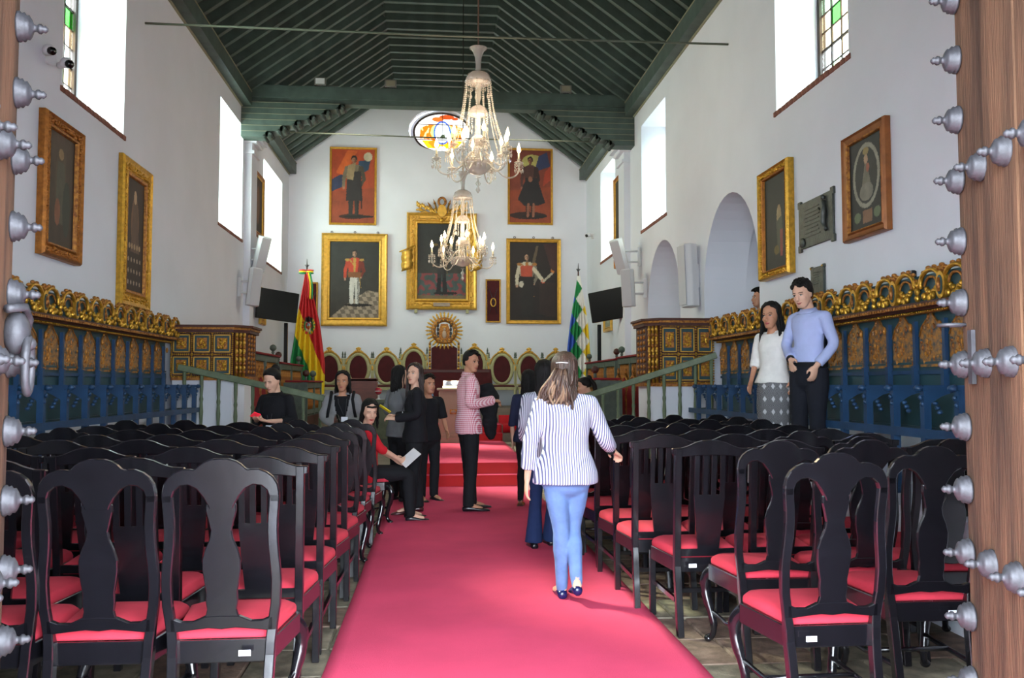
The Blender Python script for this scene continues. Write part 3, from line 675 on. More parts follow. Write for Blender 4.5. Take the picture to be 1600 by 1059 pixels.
# ---------------------------------------------------------------- red-topped desks with spindles and ball finials
def desk(x, y0, y1, sgn, z0, zt, label, finials):
    # sgn=+1: front looks toward +x
    root = empty('choir_desk', (x, y0, z0), 0, label, 'desk'); L = y1 - y0; h = zt - z0
    m = M(); nb = max(2, round(L / 1.1))
    for k in range(nb + 1): m.box((0, L * k / nb, h / 2), (.08, .08, h), SAGED)
    m.box((0, L / 2, h - .07), (.07, L, .1), SAGED); m.box((0, L / 2, h - .55), (.07, L, .08), SAGED); m.box((0, L / 2, .08), (.07, L, .12), SAGED); m.box((0, 0 + L / 2, h - .62), (.02, L, .02), SAGED)
    for k in (0, 1): m.box((-sgn * .2, L * k, h * .5), (.36, .06, h * .96), SAGED)
    m.build('frame', root)
    M().box((sgn * .03, L / 2, h - .8 + .0), (.02, L, max(.3, h - 1.0) if h > 1.3 else .35), REDWOOD).build('lower_panel', root)
    M().box((-sgn * .14, L / 2, h + .0), (.42, L + .12, .035), MRED, b=.01).build('velvet_top', root)
    sp = M().lathe([(.012, 0), (.022, .12), (.012, .2), (.02, .3), (.01, .4)], GOLDD, n=6).mesh('spindle'); ns = int(L / .1)
    for k in range(ns):
        if abs((k + .5) / ns * nb % 1) > .06: put(sp, 'spindle', root, Mx.Translation((0, L * (k + .5) / ns, h - .51)) @ Mx.Diagonal((1, 1, .95, 1)))
    for fy in finials:
        m = M().lathe([(.03, 0), (.02, .03), (.03, .05), (.016, .08)], SAGED, n=8); m.ball((0, 0, .13), .062, SAGED if fy > .1 else REDWOOD, n=10, h=7); m.build('ball_finial', root, T=Mx.Translation((0, fy * L, h + .015)))
G_ = 'spindle desks of the chancel'
desk(-2.9, 13.95, 16.3, 1, .3, 1.93, 'red-topped spindle desk nearest the left pulpit, taller one', (0, .85))
desk(-2.9, 16.5, 19.2, 1, .6, 1.82, 'red-topped spindle desk in front of the red yellow green flag', (.0, .9))
desk(-2.28, 15.7, 17.6, 1, .3, 1.47, 'low red-topped spindle desk behind the woman in the grey blazer', (.02, .5))
desk(3.4, 12.8, 15.6, -1, .3, 1.9, 'red-topped spindle desk nearest the right pulpit, above the red pointed chairs', (0, .95))
desk(3.4, 15.9, 18.9, -1, .6, 1.88, 'red-topped spindle desk in front of the checkered flag', (0, .95))
desk(2.5, 13.1, 17.0, -1, .3, 1.5, 'low red-topped spindle desk behind the seated woman in white', (.05,))
# green benches
def bench(x, y, rz, L, label):
    root = empty('bench', (x, y, .0), rz, label, 'bench')
    m = M(); m.box((0, 0, .86), (L, .3, .05), SAGE, b=.01); m.box((0, -.12, .76), (L, .03, .12), SAGE); m.build('bench_top', root)
    for s in (-1, 1):
        m = M(); m.prism([(-.11, 0), (-.05, 0), (-.03, .35), (-.05, .84), (-.11, .84)], -.14, .14, SAGE); m.build('leg', root, T=Mx.Translation((s * (L / 2 - .02) + .07, 0, 0)))
    for k in range(int(L / .09)): M().ball((-L / 2 + .06 + k * .09, -.138, .76), (.022, .008, .022), CREAM, n=6, h=4).build('rosette', root)
bench(2.06, 10.7, 0, 1.2, 'carved sage green bench below the right sloping railing')
bench(-1.62, 10.6, 0, .7, 'carved sage green bench below the left sloping railing')
# ---------------------------------------------------------------- pointed red chairs
def gothic():
    t = empty('pointed_chair', cat='chair', label='x')
    P = [(-.2, 0), (.2, 0), (.2, .4), (.13, .6), (0, .74), (-.13, .6), (-.2, .4)]
    m = M(); m.prism([(x, z + .55) for x, z in P], -.02, .02, GOLDD); m.ball((0, 0, 1.33), (.03, .025, .045), GOLDD, n=7, h=5); m.ball((0, 0, 1.38), .016, GOLDD, n=6, h=4)
    for s in (-1, 1): m.lathe([(.022, .5), (.03, .9), (.02, 1.0), (.03, 1.05), (.008, 1.12)], GOLDD, Tm((s * .22, 0, 0)), n=6)
    m.build('back_frame', t)
    for s in (-1, 1):
        m = M(); m.prism([(x * .8, z * .84 + .6) for x, z in P], min(s * .02, s * .034), max(s * .02, s * .034), MRED); m.build('back_cushion', t)
    M().box((0, .22, .46), (.46, .44, .1), MRED, b=.02).build('seat', t)
    for sx in (-1, 1):
        for yy in (0, .42): M().lathe([(.02, 0), (.028, .15), (.018, .25), (.028, .42)], GOLDD, Tm((sx * .2, yy, 0)), n=7).build('leg', t)
    return t
GC_ = gothic()
spots = [(3.24, 12.75, pi / 2 + .3), (3.25, 13.33, pi / 2 + .3), (3.25, 13.9, pi / 2 + .3), (3.25, 14.48, pi / 2 + .3), (3.25, 15.06, pi / 2 + .3), (-2.6, 12.75, -pi / 2 - .3), (-2.62, 13.33, -pi / 2 - .3), (-2.62, 13.9, -pi / 2 - .3)]
for i, (x, y, a) in enumerate(spots):
    side = 'right' if x > 0 else 'left'
    lab = 'red velvet pointed-back chair, %s from the %s pulpit' % (ordn[i if i < 5 else i - 5], side)
    if i == 0: GC_.location = (x, y, .31); GC_.rotation_euler = (0, 0, a); GC_['label'] = lab; GC_['group'] = 'red pointed chairs'
    else: copy_tree(GC_, None, (x, y, .31), a, lab, 'red pointed chairs')
# ---------------------------------------------------------------- throne chairs with oval backs
def throne(dz=0):
    t = empty('throne_chair', cat='chair', label='x'); cz = .87 + dz
    el = lambda rx, rz, n=28: [(rx * cos(2 * pi * k / n), cz + rz * sin(2 * pi * k / n)) for k in range(n)]
    m = M(); rs = []
    for k in range(28):
        a = 2 * pi * k / 28; c, s = cos(a), sin(a)
        rs.append([((.255 + .05 * q) * c, y, cz + (.345 + .045 * q) * s) for q, y in ((-1, .0), (-.6, -.035), (.6, -.035), (1, 0), (1, .03), (-1, .03))])
    m.rings(rs, CREAM, closed=True, cap=False); m.build('oval_frame', t)
    m = M(); 
    for k in range(3, 26):
        a = pi * k / 28; m.ball((.325 * cos(a), -.02, cz + .40 * sin(a)), (.024, .022, .022), GOLDB, n=6, h=4)
    for x, z, r in ((0, .43, .05), (-.06, .41, .035), (.06, .41, .035), (0, .48, .045), (-.04, .475, .03), (.04, .475, .03), (-.1, .395, .025), (.1, .395, .025)): m.ball((x, -.02, cz + z), (r, .03, r * .8), GOLDB, n=7, h=5)
    m.build('gilded_crest', t)
    m = M(); m.prism(el(.225, .315), -.02, .015, DRED); m.build('oval_cushion', t, bevel=.01, seg=2)
    for s in (-1, 1):
        m = M(); m.box((s * .33, 0, (cz + .2) / 2), (.045, .045, cz + .2), CREAM); m.box((s * .32, 0, cz + .1), (.07, .04, .3), CREAM); m.build('back_post', t)
        m = M().lathe([(.02, 0), (.03, .02), (.014, .04), (.024, .07), (.016, .11), (.004, .15)], SAGED, n=8); m.build('finial', t, T=Mx.Translation((s * .33, 0, cz + .26)))
        m = M(); m.ball((s * .34, -.02, cz + .02), (.02, .02, .06), GOLDB, n=6, h=5); m.build('side_carving', t)
    for sx in (-1, 1): M().lathe([(.022, 0), (.03, .1), (.02, .2), (.03, .4)], CREAM, Tm((sx * .28, -.45, 0)), n=8).build('leg', t)
    M().box((0, -.22, .42), (.64, .5, .07), CREAM).build('seat_frame', t); M().box((0, -.22, .47), (.56, .44, .06), DRED, b=.02).build('seat', t)
    m = M(); m.box((0, 0, .5), (.64, .04, .05), CREAM); m.build('lower_rail', t)
    return t
TH1 = throne(); TH2 = throne(.1); first = {0: 1, 1: 1}
tx = [(-2.42, 0), (-1.75, 0), (-1.1, 0), (-.47, 1), (.95, 1), (1.6, 0), (2.24, 0), (2.88, 0)]
for i, (x, hi) in enumerate(tx):
    p = TH2 if hi else TH1
    lab = ('taller cream throne chair with oval velvet back, just %s of the central throne' % ('left' if x < 0 else 'right')) if hi else 'cream throne chair with oval velvet back, %s from the %s end of the row' % (ordn[i] if x < 0 else ordn[7 - i], 'left' if x < 0 else 'right')
    if first[hi]: p.location = (x, 20.35, .9); p['label'] = lab; p['group'] = 'oval-backed throne chairs'; first[hi] = 0; p.rotation_euler = (0, 0, 0)
    else: copy_tree(p, None, (x, 20.35, .9), 0, lab, 'oval-backed throne chairs')
for o in [x for x in bpy.data.objects if x.name.startswith('throne_chair') and not x.parent]: o.scale = (.93, 1, 1)
t = empty('central_throne', (.24, 20.3, .9), 0, 'tall dark velvet central throne topped by a gilded sunburst', 'throne')
m = M(); m.box((0, 0, 1.0), (.6, .05, .75), DRED, b=.02); m.prism([(-.3, 1.36), (.3, 1.36), (.22, 1.41), (-.22, 1.41)], -.025, .025, DRED); m.build('back_cushion', t)
for s in (-1, 1):
    m = M(); m.box((s * .335, 0, .7), (.05, .07, 1.4), GOLDD)
    for k in range(14): m.ball((s * .335, -.04, .62 + k * .065), (.03, .025, .03), GOLDO if k % 2 else GOLDB, n=6, h=4)
    m.lathe([(.02, 1.4), (.03, 1.44), (.01, 1.5)], GOLDB, Tm((s * .335, 0, 0)), n=8); m.build('side_post', t)
M().box((0, -.3, .45), (.66, .6, .1), DRED, b=.02).build('seat', t)
for sx in (-1, 1): M().box((sx * .3, -.56, .2), (.06, .06, .4), GOLDD).build('leg', t)
m = M(); rs = []
for k in range(32):
    a = 2 * pi * k / 32; rs.append([(r * cos(a), y, 1.77 + r * 1.02 * sin(a)) for r, y in ((.2, 0), (.21, -.05), (.3, -.05), (.31, 0), (.3, .03), (.21, .03))])
m.rings(rs, GOLDD, closed=True, cap=False)
for k in range(32):
    a = 2 * pi * (k + .5) / 32; m.ball((.25 * cos(a), -.06, 1.77 + .25 * sin(a)), (.018, .016, .018), SAGED if k % 2 else GOLDB, n=5, h=3)
m.build('sunburst_ring', t)
ray_m = M(); ray_m.lathe([(.02, 0), (.028, .05), (.018, .08), (.026, .1), (.003, .15)], GOLDB, n=6); ray_m = ray_m.mesh('sun_ray')
for k in range(28):
    a = 2 * pi * k / 28; put(ray_m, 'sun_ray', t, Mx.Translation((.3 * cos(a), -.02, 1.77 + .3 * sin(a))) @ Mx.Rotation(-(a - pi / 2), 4, 'Y'))
m = M(); m.prism([(-.12, 1.55), (.12, 1.55), (.13, 1.78), (.08, 1.93), (-.08, 1.93), (-.13, 1.78)], -.03, .03, GOLDD); m.ball((0, -.05, 1.68), (.05, .03, .1), mat('pale_relief', 'b39a86', .6), n=8, h=6); m.ball((0, -.06, 1.8), (.03, .03, .035), mat('pale_relief', 'b39a86', .6)); m.box((0, -.06, 1.86), (.09, .02, .02), GOLDB)
for s in (-1, 1):
    for k in range(4): m.ball((s * .15, -.03, 1.62 + k * .09), (.03, .025, .05), IRON, n=6, h=4)
m.ball((0, -.03, 1.5), (.2, .04, .04), GOLDD, n=10, h=5); m.build('sunburst_relief', t)
# presidential table with velvet cloth
t = empty('presiding_table', (.25, 18.75, .9), 0, 'long table before the thrones, hidden under dark red velvet', 'table')
M().box((0, .35, .8), (1.9, .8, .05), REDWOOD).build('table_top', t)
for sx in (-1, 1):
    for yy in (.02, .68): M().box((sx * .88, yy, .39), (.07, .07, .78), REDWOOD).build('leg', t)
m = M(); n = 60; rows = [(0, .845), (.002, .83), (.03, .6), (.05, .3), (.075, .02)]; rs = []
x0, x1, y0, y1 = -.98, .98, -.04, .76
per = []
for k in range(n):
    s_ = k / n * 4
    i, f = int(s_), s_ - int(s_); c4 = [(x0, y0), (x1, y0), (x1, y1), (x0, y1)]; a, b = c4[i], c4[(i + 1) % 4]; per.append((a[0] + (b[0] - a[0]) * f, a[1] + (b[1] - a[1]) * f))
for e, z in rows: rs.append([(x * (1 + e) , .36 + (y - .36) * (1 + e * 1.6) + .5 * e * sin(k * 1.9) * .3, z) for k, (x, y) in enumerate(per)])
m.rings(rs, DRED); cl = m.build('tablecloth', label='dark red velvet cloth with gold fringe draped over the presiding table', cat='tablecloth'); cl.location = (.25, 18.75, .9)
m = M()
for k, (x, y) in enumerate(per):
    if k % 1 == 0: m.lathe([(.006, 0), (.014, .05), (.008, .07)], GOLDB, Tm((x * 1.08, .36 + (y - .36) * 1.13, .0)), n=5)
m.build('fringe', cl)
# stone lectern with lit book
t = empty('lectern', (.4, 16.55, .3), 0, 'pinkish stone lectern at the top of the landing steps', 'lectern')
m = M(); m.box((0, 0, .06), (.76, .5, .12), PINKST); m.box((0, 0, .15), (.7, .44, .06), PINKST); m.box((0, 0, .58), (.6, .36, .84), PINKST, b=.01); m.build('body', t)
m = M(); m.box((0, 0, 1.02), (.68, .44, .05), PINKST, b=.012); m.build('top', t)
m = M(); m.box((-.03, -.185, .6), (.14, .01, .09), GOLDD); m.ball((-.03, -.19, .6), (.05, .012, .03), PINKST); m.build('emblem', t)
t = empty('display_case', (.42, 16.53, 1.346), 0, 'small glass display case glowing on top of the stone lectern', 'case')
m = M(); m.box((0, 0, .02), (.5, .3, .04), mat('case_light', 'fff3d6', .4, emit='fff0cc', es=1.6)); m.build('lit_base', t)
m = M(); m.box((0, 0, .14), (.5, .3, .012), GOLDD)
for sx in (-1, 1):
    for sy in (-1, 1): m.box((sx * .245, sy * .145, .09), (.012, .012, .1), GOLDD)
m.build('case_frame', t); M().box((0, -.148, .09), (.48, .004, .09), glassmat('case_glass', 'dfe4dc', .8)).build('glass_side', t)
# small wooden rostrum
t = empty('rostrum', (-1.2, 14.9, .3), 0, 'plain brown wooden speaker stand before the oval-backed thrones', 'stand')
WD = mat('brown_veneer', '6d3420', .5, var=.25, scale=6, stretch=(1, 1, 6))
M().box((0, 0, .6), (.46, .04, 1.24), WD, b=.006).build('front_board', t)
for s in (-1, 1): M().box((s * .21, .2, .58), (.03, .36, 1.16), WD).build('side_board', t)
M().box((0, .2, 1.19), (.46, .44, .03), WD).build('shelf', t)
# red glass goblet on a sage pedestal
t = empty('glass_goblet', (-.94, 14.9, 1.16), 0, 'red glass goblet on the sage pedestal left of the velvet table', 'goblet')
m = M(); m.lathe([(.05, 0), (.014, .02), (.014, .08)], PLASW, n=12); m.lathe([(.014, .08), (.045, .1), (.06, .14), (.058, .18), (.03, .2)], mat('red_glass', 'b0243a', .12, spec=.9), n=12); m.tube([(.06 * cos(a), .06 * sin(a), .14) for a in [k * pi / 6 for k in range(13)]], .006, PLASW, n=5); m.build('bowl', t)
t = empty('pedestal', (-.86, 14.95, .3), 0, 'sage green pedestal cupboard beside the brown speaker stand', 'pedestal')
M().box((0, 0, .4), (.5, .4, .8), SAGED).build('body', t); M().box((0, 0, .83), (.56, .46, .05), SAGE).build('top', t); M().box((0, -.21, .45), (.38, .02, .5), SAGE).build('door', t)
# ---------------------------------------------------------------- flat pictures painted per vertex
PAINT = paintmat('oil_paint', rough=.62)
def inpoly(x, y, P):
    c = False; j = len(P) - 1
    for i in range(len(P)):
        if (P[i][1] > y) != (P[j][1] > y) and x < (P[j][0] - P[i][0]) * (y - P[i][1]) / (P[j][1] - P[i][1]) + P[i][0]: c = not c
        j = i
    return c
def raster(name, w, h, nx, ny, shapes, bg, m=PAINT, blotch=.12, T=None, seed=0, mask=None, soft=.012):
    cols = []; vs = []
    bgf = bg if callable(bg) else (lambda x, y: [a + (b - a) * y for a, b in zip(lin(bg[0]), lin(bg[1]))])
    sh = [(s[0], s[1], s[2] if callable(s[2]) else lin(s[2])) for s in shapes]
    for j in range(ny + 1):
        for i in range(nx + 1):
            x, y = i / nx, j / ny; vs.append(((x - .5) * w, 0, (y - .5) * h)); c = bgf(x, y)
            if soft: x += soft * noise.noise(V((i * .9, j * .9, seed))); y += soft * .6 * noise.noise(V((i * .8, j * .8, seed + 9)))
            for k, g, cc in sh:
                if k == 'e': hit = ((x - g[0]) / g[2]) ** 2 + ((y - g[1]) / g[3]) ** 2 < 1
                elif k == 'l': hit = seg(x, y, g)
                else: hit = inpoly(x, y, g)
                if hit: c = cc(x, y) if callable(cc) else cc
            q = 1 + blotch * 2 * noise.noise(V((x * 7 + seed, y * 9, seed))) + blotch * noise.noise(V((x * 26, y * 30, seed)))
            cols += [max(0, c[0] * q), max(0, c[1] * q), max(0, c[2] * q), 1]
    fs = [(j * (nx + 1) + i, j * (nx + 1) + i + 1, (j + 1) * (nx + 1) + i + 1, (j + 1) * (nx + 1) + i) for j in range(ny) for i in range(nx)]
    if mask: fs = [f for f in fs if mask(sum(vs[k][0] for k in f) / 4, sum(vs[k][2] for k in f) / 4)]
    me = bpy.data.meshes.new(name); me.from_pydata(vs, [], fs); me.materials.append(m)
    at = me.color_attributes.new('Col', 'FLOAT_COLOR', 'POINT'); at.data.foreach_set('color', cols)
    if T: me.transform(T)
    return me
def seg(x, y, g):
    x0, y0, x1, y1, r = g; dx, dy = x1 - x0, y1 - y0; t = max(0, min(1, ((x - x0) * dx + (y - y0) * dy) / (dx * dx + dy * dy))); return (x - x0 - t * dx) ** 2 + ((y - y0 - t * dy) * 1.3) ** 2 < r * r
def frame_mesh(w, h, fw, mt, mi, dep=.06, ornate=0, seed=1):
    m = M(); prof = [(0, .0), (0, -dep * .7), (fw * .12, -dep), (fw * .3, -dep * .75), (fw * .7, -dep * .55), (fw * .82, -dep * .75), (fw, -dep * .5), (fw, 0)]
    rs = []
    for sx, sz in ((-1, -1), (1, -1), (1, 1), (-1, 1)):
        rs.append([(sx * (w / 2 - d), y, sz * (h / 2 - d)) for d, y in prof])
    m.rings(rs, mt, closed=True, cap=False, smooth=False)
    rs = []
    for sx, sz in ((-1, -1), (1, -1), (1, 1), (-1, 1)): rs.append([(sx * (w / 2 - d), y, sz * (h / 2 - d)) for d, y in ((fw * .84, -dep * .55), (fw * .84, -dep * .8), (fw * .97, -dep * .72), (fw * 1.03, -dep * .4))])
    m.rings(rs, mi, closed=True, cap=False, smooth=False)
    if ornate:
        rnd = random.Random(seed)
        per = 2 * (w + h); n = int(per / .045 * ornate)
        for k in range(n):
            t = k / n * per; d = fw * rnd.choice((.42, .55, .6))
            if t < w: x, z = -w / 2 + t, -h / 2 + d
            elif t < w + h: x, z = w / 2 - d, -h / 2 + t - w
            elif t < 2 * w + h: x, z = w / 2 - (t - w - h), h / 2 - d
            else: x, z = -w / 2 + d, h / 2 - (t - 2 * w - h)
            m.ball((max(-w / 2 + .02, min(w / 2 - .02, x)), -dep * .7, max(-h / 2 + .02, min(h / 2 - .02, z))), (rnd.uniform(.012, .022), dep * .25, rnd.uniform(.012, .022)), mt, n=5, h=3)
    return m
def picture(loc, rz, w, h, fw, label, shapes, bg, mt=GOLDB, mi=GOLDB, dep=.06, ornate=0, res=84, blotch=.12, name='framed_painting', cat='painting', hooks=False, seed=0):
    t = empty(name, loc, rz, label, cat)
    cw, ch = w - 2 * fw, h - 2 * fw
    o = bpy.data.objects.new('canvas', raster('canvas', cw + .01, ch + .01, res, int(res * ch / cw), shapes, bg, blotch=blotch, seed=seed, T=Mx.Translation((0, -dep * .35, 0)))); COL.objects.link(o); o.parent = t
    M().box((0, -.008, 0), (w - .02, .014, h - .02), REDWOOD).build('backing_board', t)
    frame_mesh(w, h, fw, mt, mi, dep, ornate, seed + 1).build('frame', t)
    if hooks:
        m = M()
        for s in (-.35, 0, .35): m.tube([(s * w + .025 * cos(a), -.02, h / 2 + .03 + .025 * sin(a)) for a in [k * pi / 4 for k in range(9)]], .007, IRON, n=5)
        m.build('hanging_ring', t)
    return t
YW = YE - .002
def fig(cx, base, hh, coat, trous, skin='b08468', hairc='1c1512', ep=None, boots=None, sash=None, aw=1.0):
    w = .17 * hh / .74 * aw; Y = lambda t: base + hh * t; dk = lambda c: tuple('%02x' % int(int(c[i:i + 2], 16) * .62) for i in (0, 2, 4)); D = lambda c: ''.join(dk(c))
    s = [('e', (cx + w * .5, Y(0), w * 1.6, .02), '14100e'), ('p', [(cx - w * .52, Y(.52)), (cx + w * .52, Y(.52)), (cx + w * .58, Y(.3)), (cx + w * .5, Y(.02)), (cx + w * .12, Y(.02)), (cx + w * .02, Y(.4)), (cx - w * .14, Y(.02)), (cx - w * .55, Y(.02)), (cx - w * .6, Y(.3))], trous), ('p', [(cx + w * .3, Y(.5)), (cx + w * .52, Y(.5)), (cx + w * .5, Y(.02)), (cx + w * .36, Y(.02))], D(trous))]
    if boots: s += [('p', [(cx - w * .6, Y(.26)), (cx - w * .12, Y(.26)), (cx - w * .14, Y(0)), (cx - w * .75, Y(0))], boots), ('p', [(cx + w * .08, Y(.26)), (cx + w * .56, Y(.26)), (cx + w * .8, Y(0)), (cx + w * .14, Y(0))], boots)]
    s += [('l', (cx - w * .82, Y(.79), cx - w * 1.08, Y(.62), w * .2), coat), ('l', (cx - w * 1.08, Y(.62), cx - w * 1.1, Y(.5), w * .16), coat), ('l', (cx + w * .82, Y(.79), cx + w * 1.05, Y(.62), w * .2), D(coat)), ('l', (cx + w * 1.05, Y(.62), cx + w * .75, Y(.52), w * .15), D(coat)),
          ('p', [(cx - w * .3, Y(.86)), (cx + w * .3, Y(.86)), (cx + w * .9, Y(.82)), (cx + w * .58, Y(.5)), (cx - w * .58, Y(.5)), (cx - w * .9, Y(.82))], coat), ('p', [(cx + w * .5, Y(.84)), (cx + w * .9, Y(.82)), (cx + w * .58, Y(.5)), (cx + w * .3, Y(.5))], D(coat)),
          ('e', (cx - w * 1.1, Y(.47), w * .14, .018), skin), ('e', (cx + w * .68, Y(.5), w * .14, .016), skin), ('e', (cx, Y(.95), w * .34, .052 * hh * 1.1), hairc), ('p', [(cx - w * .12, Y(.9)), (cx + w * .12, Y(.9)), (cx + w * .14, Y(.84)), (cx - w * .14, Y(.84))], D(skin)), ('e', (cx - w * .02, Y(.93), w * .25, .045 * hh), skin), ('e', (cx + w * .12, Y(.93), w * .1, .04 * hh), D(skin)),
          ('e', (cx - w * .1, Y(.94), w * .05, .004), hairc), ('e', (cx + w * .08, Y(.94), w * .05, .004), hairc), ('e', (cx - w * .02, Y(.907), w * .07, .003), '7a3a30')]
    if ep: s += [('e', (cx - w * .82, Y(.82), w * .28, .018), ep), ('e', (cx + w * .82, Y(.82), w * .28, .018), ep), ('p', [(cx - w * .16, Y(.85)), (cx + w * .16, Y(.85)), (cx + w * .1, Y(.56)), (cx - w * .1, Y(.56))], ep), ('l', (cx - w * .55, Y(.82), cx + w * .0, Y(.7), w * .05), ep), ('l', (cx + w * .55, Y(.54), cx + w * .75, Y(.3), w * .04), ep)]
    if sash: s += [('l', (cx - w * .6, Y(.82), cx + w * .5, Y(.54), w * .1), sash), ('p', [(cx - w * .6, Y(.54)), (cx + w * .6, Y(.54)), (cx + w * .6, Y(.5)), (cx - w * .6, Y(.5))], sash)]
    return s
# far wall
picture((-1.97, YW, 6.21), 0, 1.13, 1.9, .05, 'portrait of a long-haired swordsman on red ground, above the white-trousered officer',
    [('p', [(0, 0), (1, 0), (1, .48), (0, .42)], '8a3c22'), ('p', [(0, .42), (.3, .5), (.36, .7), (.1, .62), (0, .58)], '2b3350'), ('p', [(.62, .66), (.85, .72), (.9, .86), (.62, .84)], '28425a'), ('e', (.84, .9, .1, .06), 'b9ae94'), ('p', [(.1, .68), (.36, .98), (.6, .98), (.3, .64)], 'c55a22'), ('e', (.5, .09, .32, .035), '3a1c14')] + fig(.52, .09, .82, '6d6250', '2a2624', '9a6a50', '17100e', sash='57402a', aw=1.15) + [('p', [(.36, .7), (.68, .7), (.72, .3), (.34, .3)], '262223'), ('p', [(.38, .78), (.56, .82), (.5, .58), (.34, .6)], '8f7a5a'), ('l', (.68, .5, .7, .2, .012), '1a1010')],
    ('8a3c22', 'a8401c'), seed=1)
picture((2.35, YW, 6.29), 0, 1.12, 1.9, .05, 'portrait of a woman in a dark skirt on red ground, above the white-sleeved officer',
    [('p', [(0, 0), (1, 0), (1, .5), (0, .44)], '8a3c22'), ('e', (.45, .1, .45, .05), '2c1512'), ('e', (.55, .84, .25, .1), 'a8a05c'), ('p', [(.6, .7), (.98, .78), (.9, .98), (.7, .92)], '2c3658'), ('p', [(.8, .5), (1, .6), (1, .8), (.85, .7)], 'a03a24')] + fig(.5, .09, .82, '4a2c28', '2a1a18', '8a5844', '17100e', aw=1.0) + [('p', [(.4, .62), (.66, .62), (.86, .28), (.7, .24), (.36, .23), (.2, .32)], '1d1a1e'), ('l', (.45, .25, .44, .1, .03), '8a5844'), ('l', (.58, .25, .57, .1, .03), '8a5844'), ('e', (.5, .6, .05, .04), '8a5844')],
    ('8a3c22', '6b2f24'), seed=2)
FL = lambda x, y: [c * (1.0 if (int((x + y * .6) * 11) + int((y * 18))) % 2 else .45) for c in lin('9a8a78')]
picture((-1.915, YW, 3.93), 0, 1.57, 2.24, .2, 'large gold framed portrait of an officer in red coat and white trousers',
    [('p', [(.0, 0), (1, 0), (1, .34), (.75, .36), (.3, .16)], FL)] + fig(.5, .17, .72, 'b03a22', 'c3bfb8', 'a8806a', ep='a8823c', boots=None, aw=1.05) + [('p', [(.36, .6), (.64, .6), (.62, .53), (.38, .53)], '7a4a26')],
    ('35302b', '222624'), dep=.1, hooks=True, seed=3)
picture((2.43, YW, 3.94), 0, 1.35, 2.1, .09, 'gold framed portrait of an officer with white sleeves beside a dark desk',
    [('p', [(.62, .05), (.98, .05), (.98, .48), (.62, .5)], '2b1c18'), ('p', [(.55, .95), (.6, .95), (.5, .65), (.45, .7)], '5a4a38'), ('e', (.9, .64, .04, .04), 'b06a2c'), ('p', [(.7, .98), (1, .98), (1, .6), (.86, .66)], '3d201c')] + fig(.36, .06, .8, 'b8ae98', '1a1512', 'a88068', ep='a06a30', aw=1.05) + [('p', [(.22, .7), (.48, .7), (.46, .5), (.24, .5)], 'a8442c'), ('p', [(.22, .56), (.5, .56), (.5, .06), (.24, .06)], '1c1715'), ('l', (.5, .66, .68, .52, .035), 'b8ae98'), ('e', (.7, .5, .04, .025), 'b04a34'), ('l', (.7, .5, .88, .6, .02), 'a8a08c'), ('e', (.24, .46, .05, .04), 'c0b8a8')],
    ('1c1210', '211714'), dep=.07, hooks=True, seed=4)
CAR = lambda x, y: lin('7a3a3e') if noise.noise(V((x * 11, y * 16, 2))) > .05 else lin('3e4e4c')
cp = picture((.18, YW, 4.4), 0, 1.7, 2.36, .26, 'central gold framed portrait of a standing officer in black, crowned by a gilt trophy',
    [('p', [(0, .04), (1, .04), (1, .34), (0, .34)], CAR), ('p', [(0, 0), (1, 0), (1, .05), (0, .05)], '6a5a40')] + fig(.5, .08, .78, '1c1c20', '2a2c2e', 'a07c68', ep='6a5528', boots='15151a', aw=.85),
    ('3a3833', '24292a'), dep=.14, ornate=1.6, seed=5)
# trophy of arms on the central frame
m = M(); m.prism([(.11 * cos(a), 1.22 + .15 * sin(a)) for a in [k * pi / 10 for k in range(20)]], -.16, -.1, GOLDB)
for s in (-1, 1):
    for k in range(2):
        a = .3 + .3 * k; m.tube([(s * .05, -.08, 1.0), (s * (.05 + .42 * sin(a)), -.08, 1.0 + .42 * cos(a))], [.014, .02], GOLD, n=6); m.tube([(s * (.05 + .42 * sin(a)), -.08, 1.0 + .42 * cos(a)), (s * (.05 + .54 * sin(a)), -.08, 1.0 + .54 * cos(a))], [.03, .003], GOLDD, n=6)
    m.tube(spline([(s * .04, -.08, 1.02), (s * .14, -.08, 1.1), (s * .17, -.08, 1.3)], 4), .03, GOLDB, n=6, flat=.5)
m.tube([(.085 * cos(a), -.1, 1.45 + .1 * sin(a)) for a in [k * pi / 8 for k in range(17)]], .03, GOLDD, n=6)
m.ball((0, -.1, 1.0), (.05, .05, .06), GOLD); m.build('gilt_shield', cp)
lf = M().ball((0, 0, 0), (.026, .014, .06), GOLDB, n=6, h=4).mesh('gilt_leaf')
for s in (-1, 1):
    M().tube(spline([(s * .15, -.06, 1.14), (s * .35, -.06, 1.2), (s * .62, -.06, 1.36)], 4), [.012] * 9, GOLD, n=5).build('laurel_branch', cp)
    for k in range(22):
        t = k / 22; px, pz = s * (.18 + .44 * t), 1.15 + .2 * t + .02 * sin(k * 3); q = 1 if k % 2 else -1
        put(lf, 'gilt_leaf', cp, Mx.Translation((px, -.07, pz + q * (.05 + .02 * sin(k)))) @ Mx.Rotation(s * (.9 - q * .8), 4, 'Y'))
